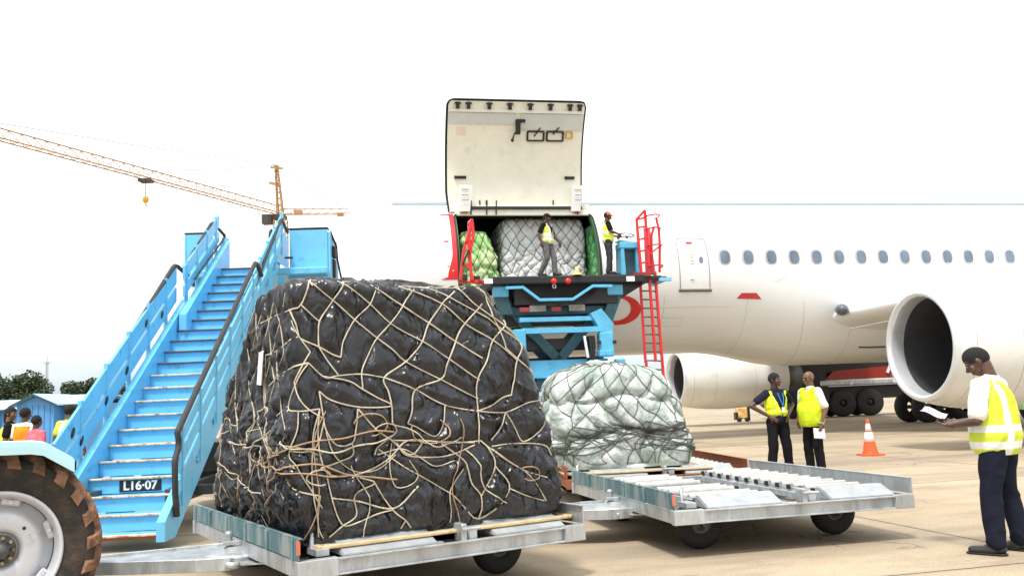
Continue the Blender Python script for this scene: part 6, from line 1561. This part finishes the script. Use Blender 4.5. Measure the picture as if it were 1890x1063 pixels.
# --- two men talking
dm = person('man in dark shirt and open yellow vest with both hands on his hips', (4.53, 15.6, 0), -68, skin=SKIN, top=DNV, trousers=BLK, vest=V_DARK, vneck=.12, vox=.010, hair='short', hem=1.02, vz=1.47,
    head=(24, -4, 0), feet={'L': (-.17, .02), 'R': (.17, .0)}, arms={'L': ((-.40, -.10, 1.21), (-.17, .06, 1.02)), 'R': ((.43, -.08, 1.22), (.18, .07, 1.02))}, sleeve=.6,
    handp={'L': dict(f=(.5, .7, -.5), n=(.6, -.3, -.2), sd=1, curl=.5), 'R': dict(f=(-.5, .7, -.5), n=(-.6, -.3, -.2), sd=-1, curl=.5)}, extra=add_lanyard)
bm_ = person('bald man in white shirt and full yellow vest holding a white sheet at his side', (5.06, 15.35, 0), 205, skin=SKIN2, top=WSH, trousers=BLK, vest=V_PLAIN, vox=.010, hair='none', belly=.8, hem=.84, vz=1.5,
    head=(0, 0, 0), feet={'L': (-.12, .02), 'R': (.12, .02)}, arms={'L': ((-.26, -.05, 1.13), (-.25, .07, .87)), 'R': ((.26, -.02, 1.14), (.22, .10, .95))}, sleeve=.82,
    handp={'L': dict(f=(.05, .15, -1), n=(1, .2, 0), sd=1, curl=.75)}, extra=add_glasses)
BF = M.Translation(V((5.06, 15.35, 0))) @ M.Rotation(radians(205 - 90), 4, 'Z')
sheet('paper_sheet', 'white paper sheet in the hanging hand of the bald man', (-.255, .10, .725), .25, .17, (.0, 1, .10), (0, -.05, 1), BF, m_paper, 'papers', .008)

# --- loader crew (deck top at 4.985)
wk = PF @ V((-1.31, -4.45, 4.99))
person('worker in black cap and yellow vest walking across the loader platform', tuple(wk), -30, skin=SKIN, top=BLK, trousers=GREY, vest=V_WALK, vneck=.08, vox=.012, hair='short', cap=cloth('black_cap', (.012, .012, .014)), hem=.90, bulk=1.12, head=(10, -12, 0), scale=1.02, lod=1,
    feet={'L': (-.09, .16), 'R': (.09, -.18), 'KL': (-.09, .13, .52), 'KR': (.09, .03, .50)}, arms={'L': ((-.25, .06, 1.17), (-.30, .22, .95)), 'R': ((.26, -.08, 1.17), (.27, -.02, .92))}, sleeve=.75)
op = PF @ V((.60, -4.15, 5.05))
person('worker in orange cap and yellow vest standing at the loader controls', tuple(op), 2, skin=SKIN, top=BLK, trousers=cloth('charcoal_trousers', (.045, .048, .055)), vest=V_LEFT, vneck=.07, vox=.012, hair='short', cap=cloth('orange_cap', (.75, .16, .05)), hem=.88, bulk=1.12, head=(-8, -14, 0), scale=1.05, lod=1,
    feet={'L': (-.10, .03), 'R': (.10, -.03)}, arms={'L': ((-.24, .06, 1.17), (-.14, .30, 1.10)), 'R': ((.24, .06, 1.17), (.14, .30, 1.10))}, sleeve=.7)

# --- ground crew behind the tractor
G = 'ground crew standing behind the tractor fender'
person('worker with black hair and dark top with yellow straps, leftmost behind the tractor fender', (-9.36, 16.4, 0), 20, skin=SKIN2, top=BLK, trousers=BLK, vest=vestmat('yellow_strap_vest', (.72, .82, .08), []), vneck=.13, vox=.013, hair='short', head=(-30, -6, 0), scale=1.0, lod=1, group=G, long_hair=True)
person('worker in a bright orange vest over a white shirt behind the tractor fender', (-8.97, 16.2, 0), 75, skin=SKIN, top=WSH, trousers=NAVY, vest=vestmat('orange_vest', (.95, .26, .02), []), vox=.013, hair='short', head=(0, 0, 0), scale=.985, lod=1, group=G, vz=1.44)
person('shorter dark-haired worker in a pinkish red top between the orange and yellow vests', (-8.60, 15.9, 0), 60, skin=SKIN, top=PNK, trousers=NAVY, vox=.013, hair='short', head=(10, 0, 0), scale=.90, lod=1, group=G)
person('worker with his back turned in a yellow vest with white stripes beside the stairs handrail', (-8.30, 16.5, 0), 75, skin=SKIN2, bulk=1.2, top=cloth('hivis_yellow_jersey', (.66, .78, .12)), trousers=NAVY, vest=V_LEFT, vox=.013, hair='short', head=(-10, 0, 0), scale=1.0, lod=1, group=G)
rk_ = thing('rucksack', 'dark grey and orange rucksack on the shoulder of the yellow-vested worker by the handrail', 'bag', (-8.05, 15.9, 1.15))
q = MB(); q.box((-7.93, 15.9, 1.26), (.17, .2, .25), bev=.05); q.build('bag_body', cloth('charcoal_bag', (.04, .045, .055)), rk_)
q = MB(); q.box((-7.83, 15.86, 1.26), (.07, .18, .20), bev=.03); q.build('front_pocket', cloth('bag_orange', (.85, .20, .05)), rk_)
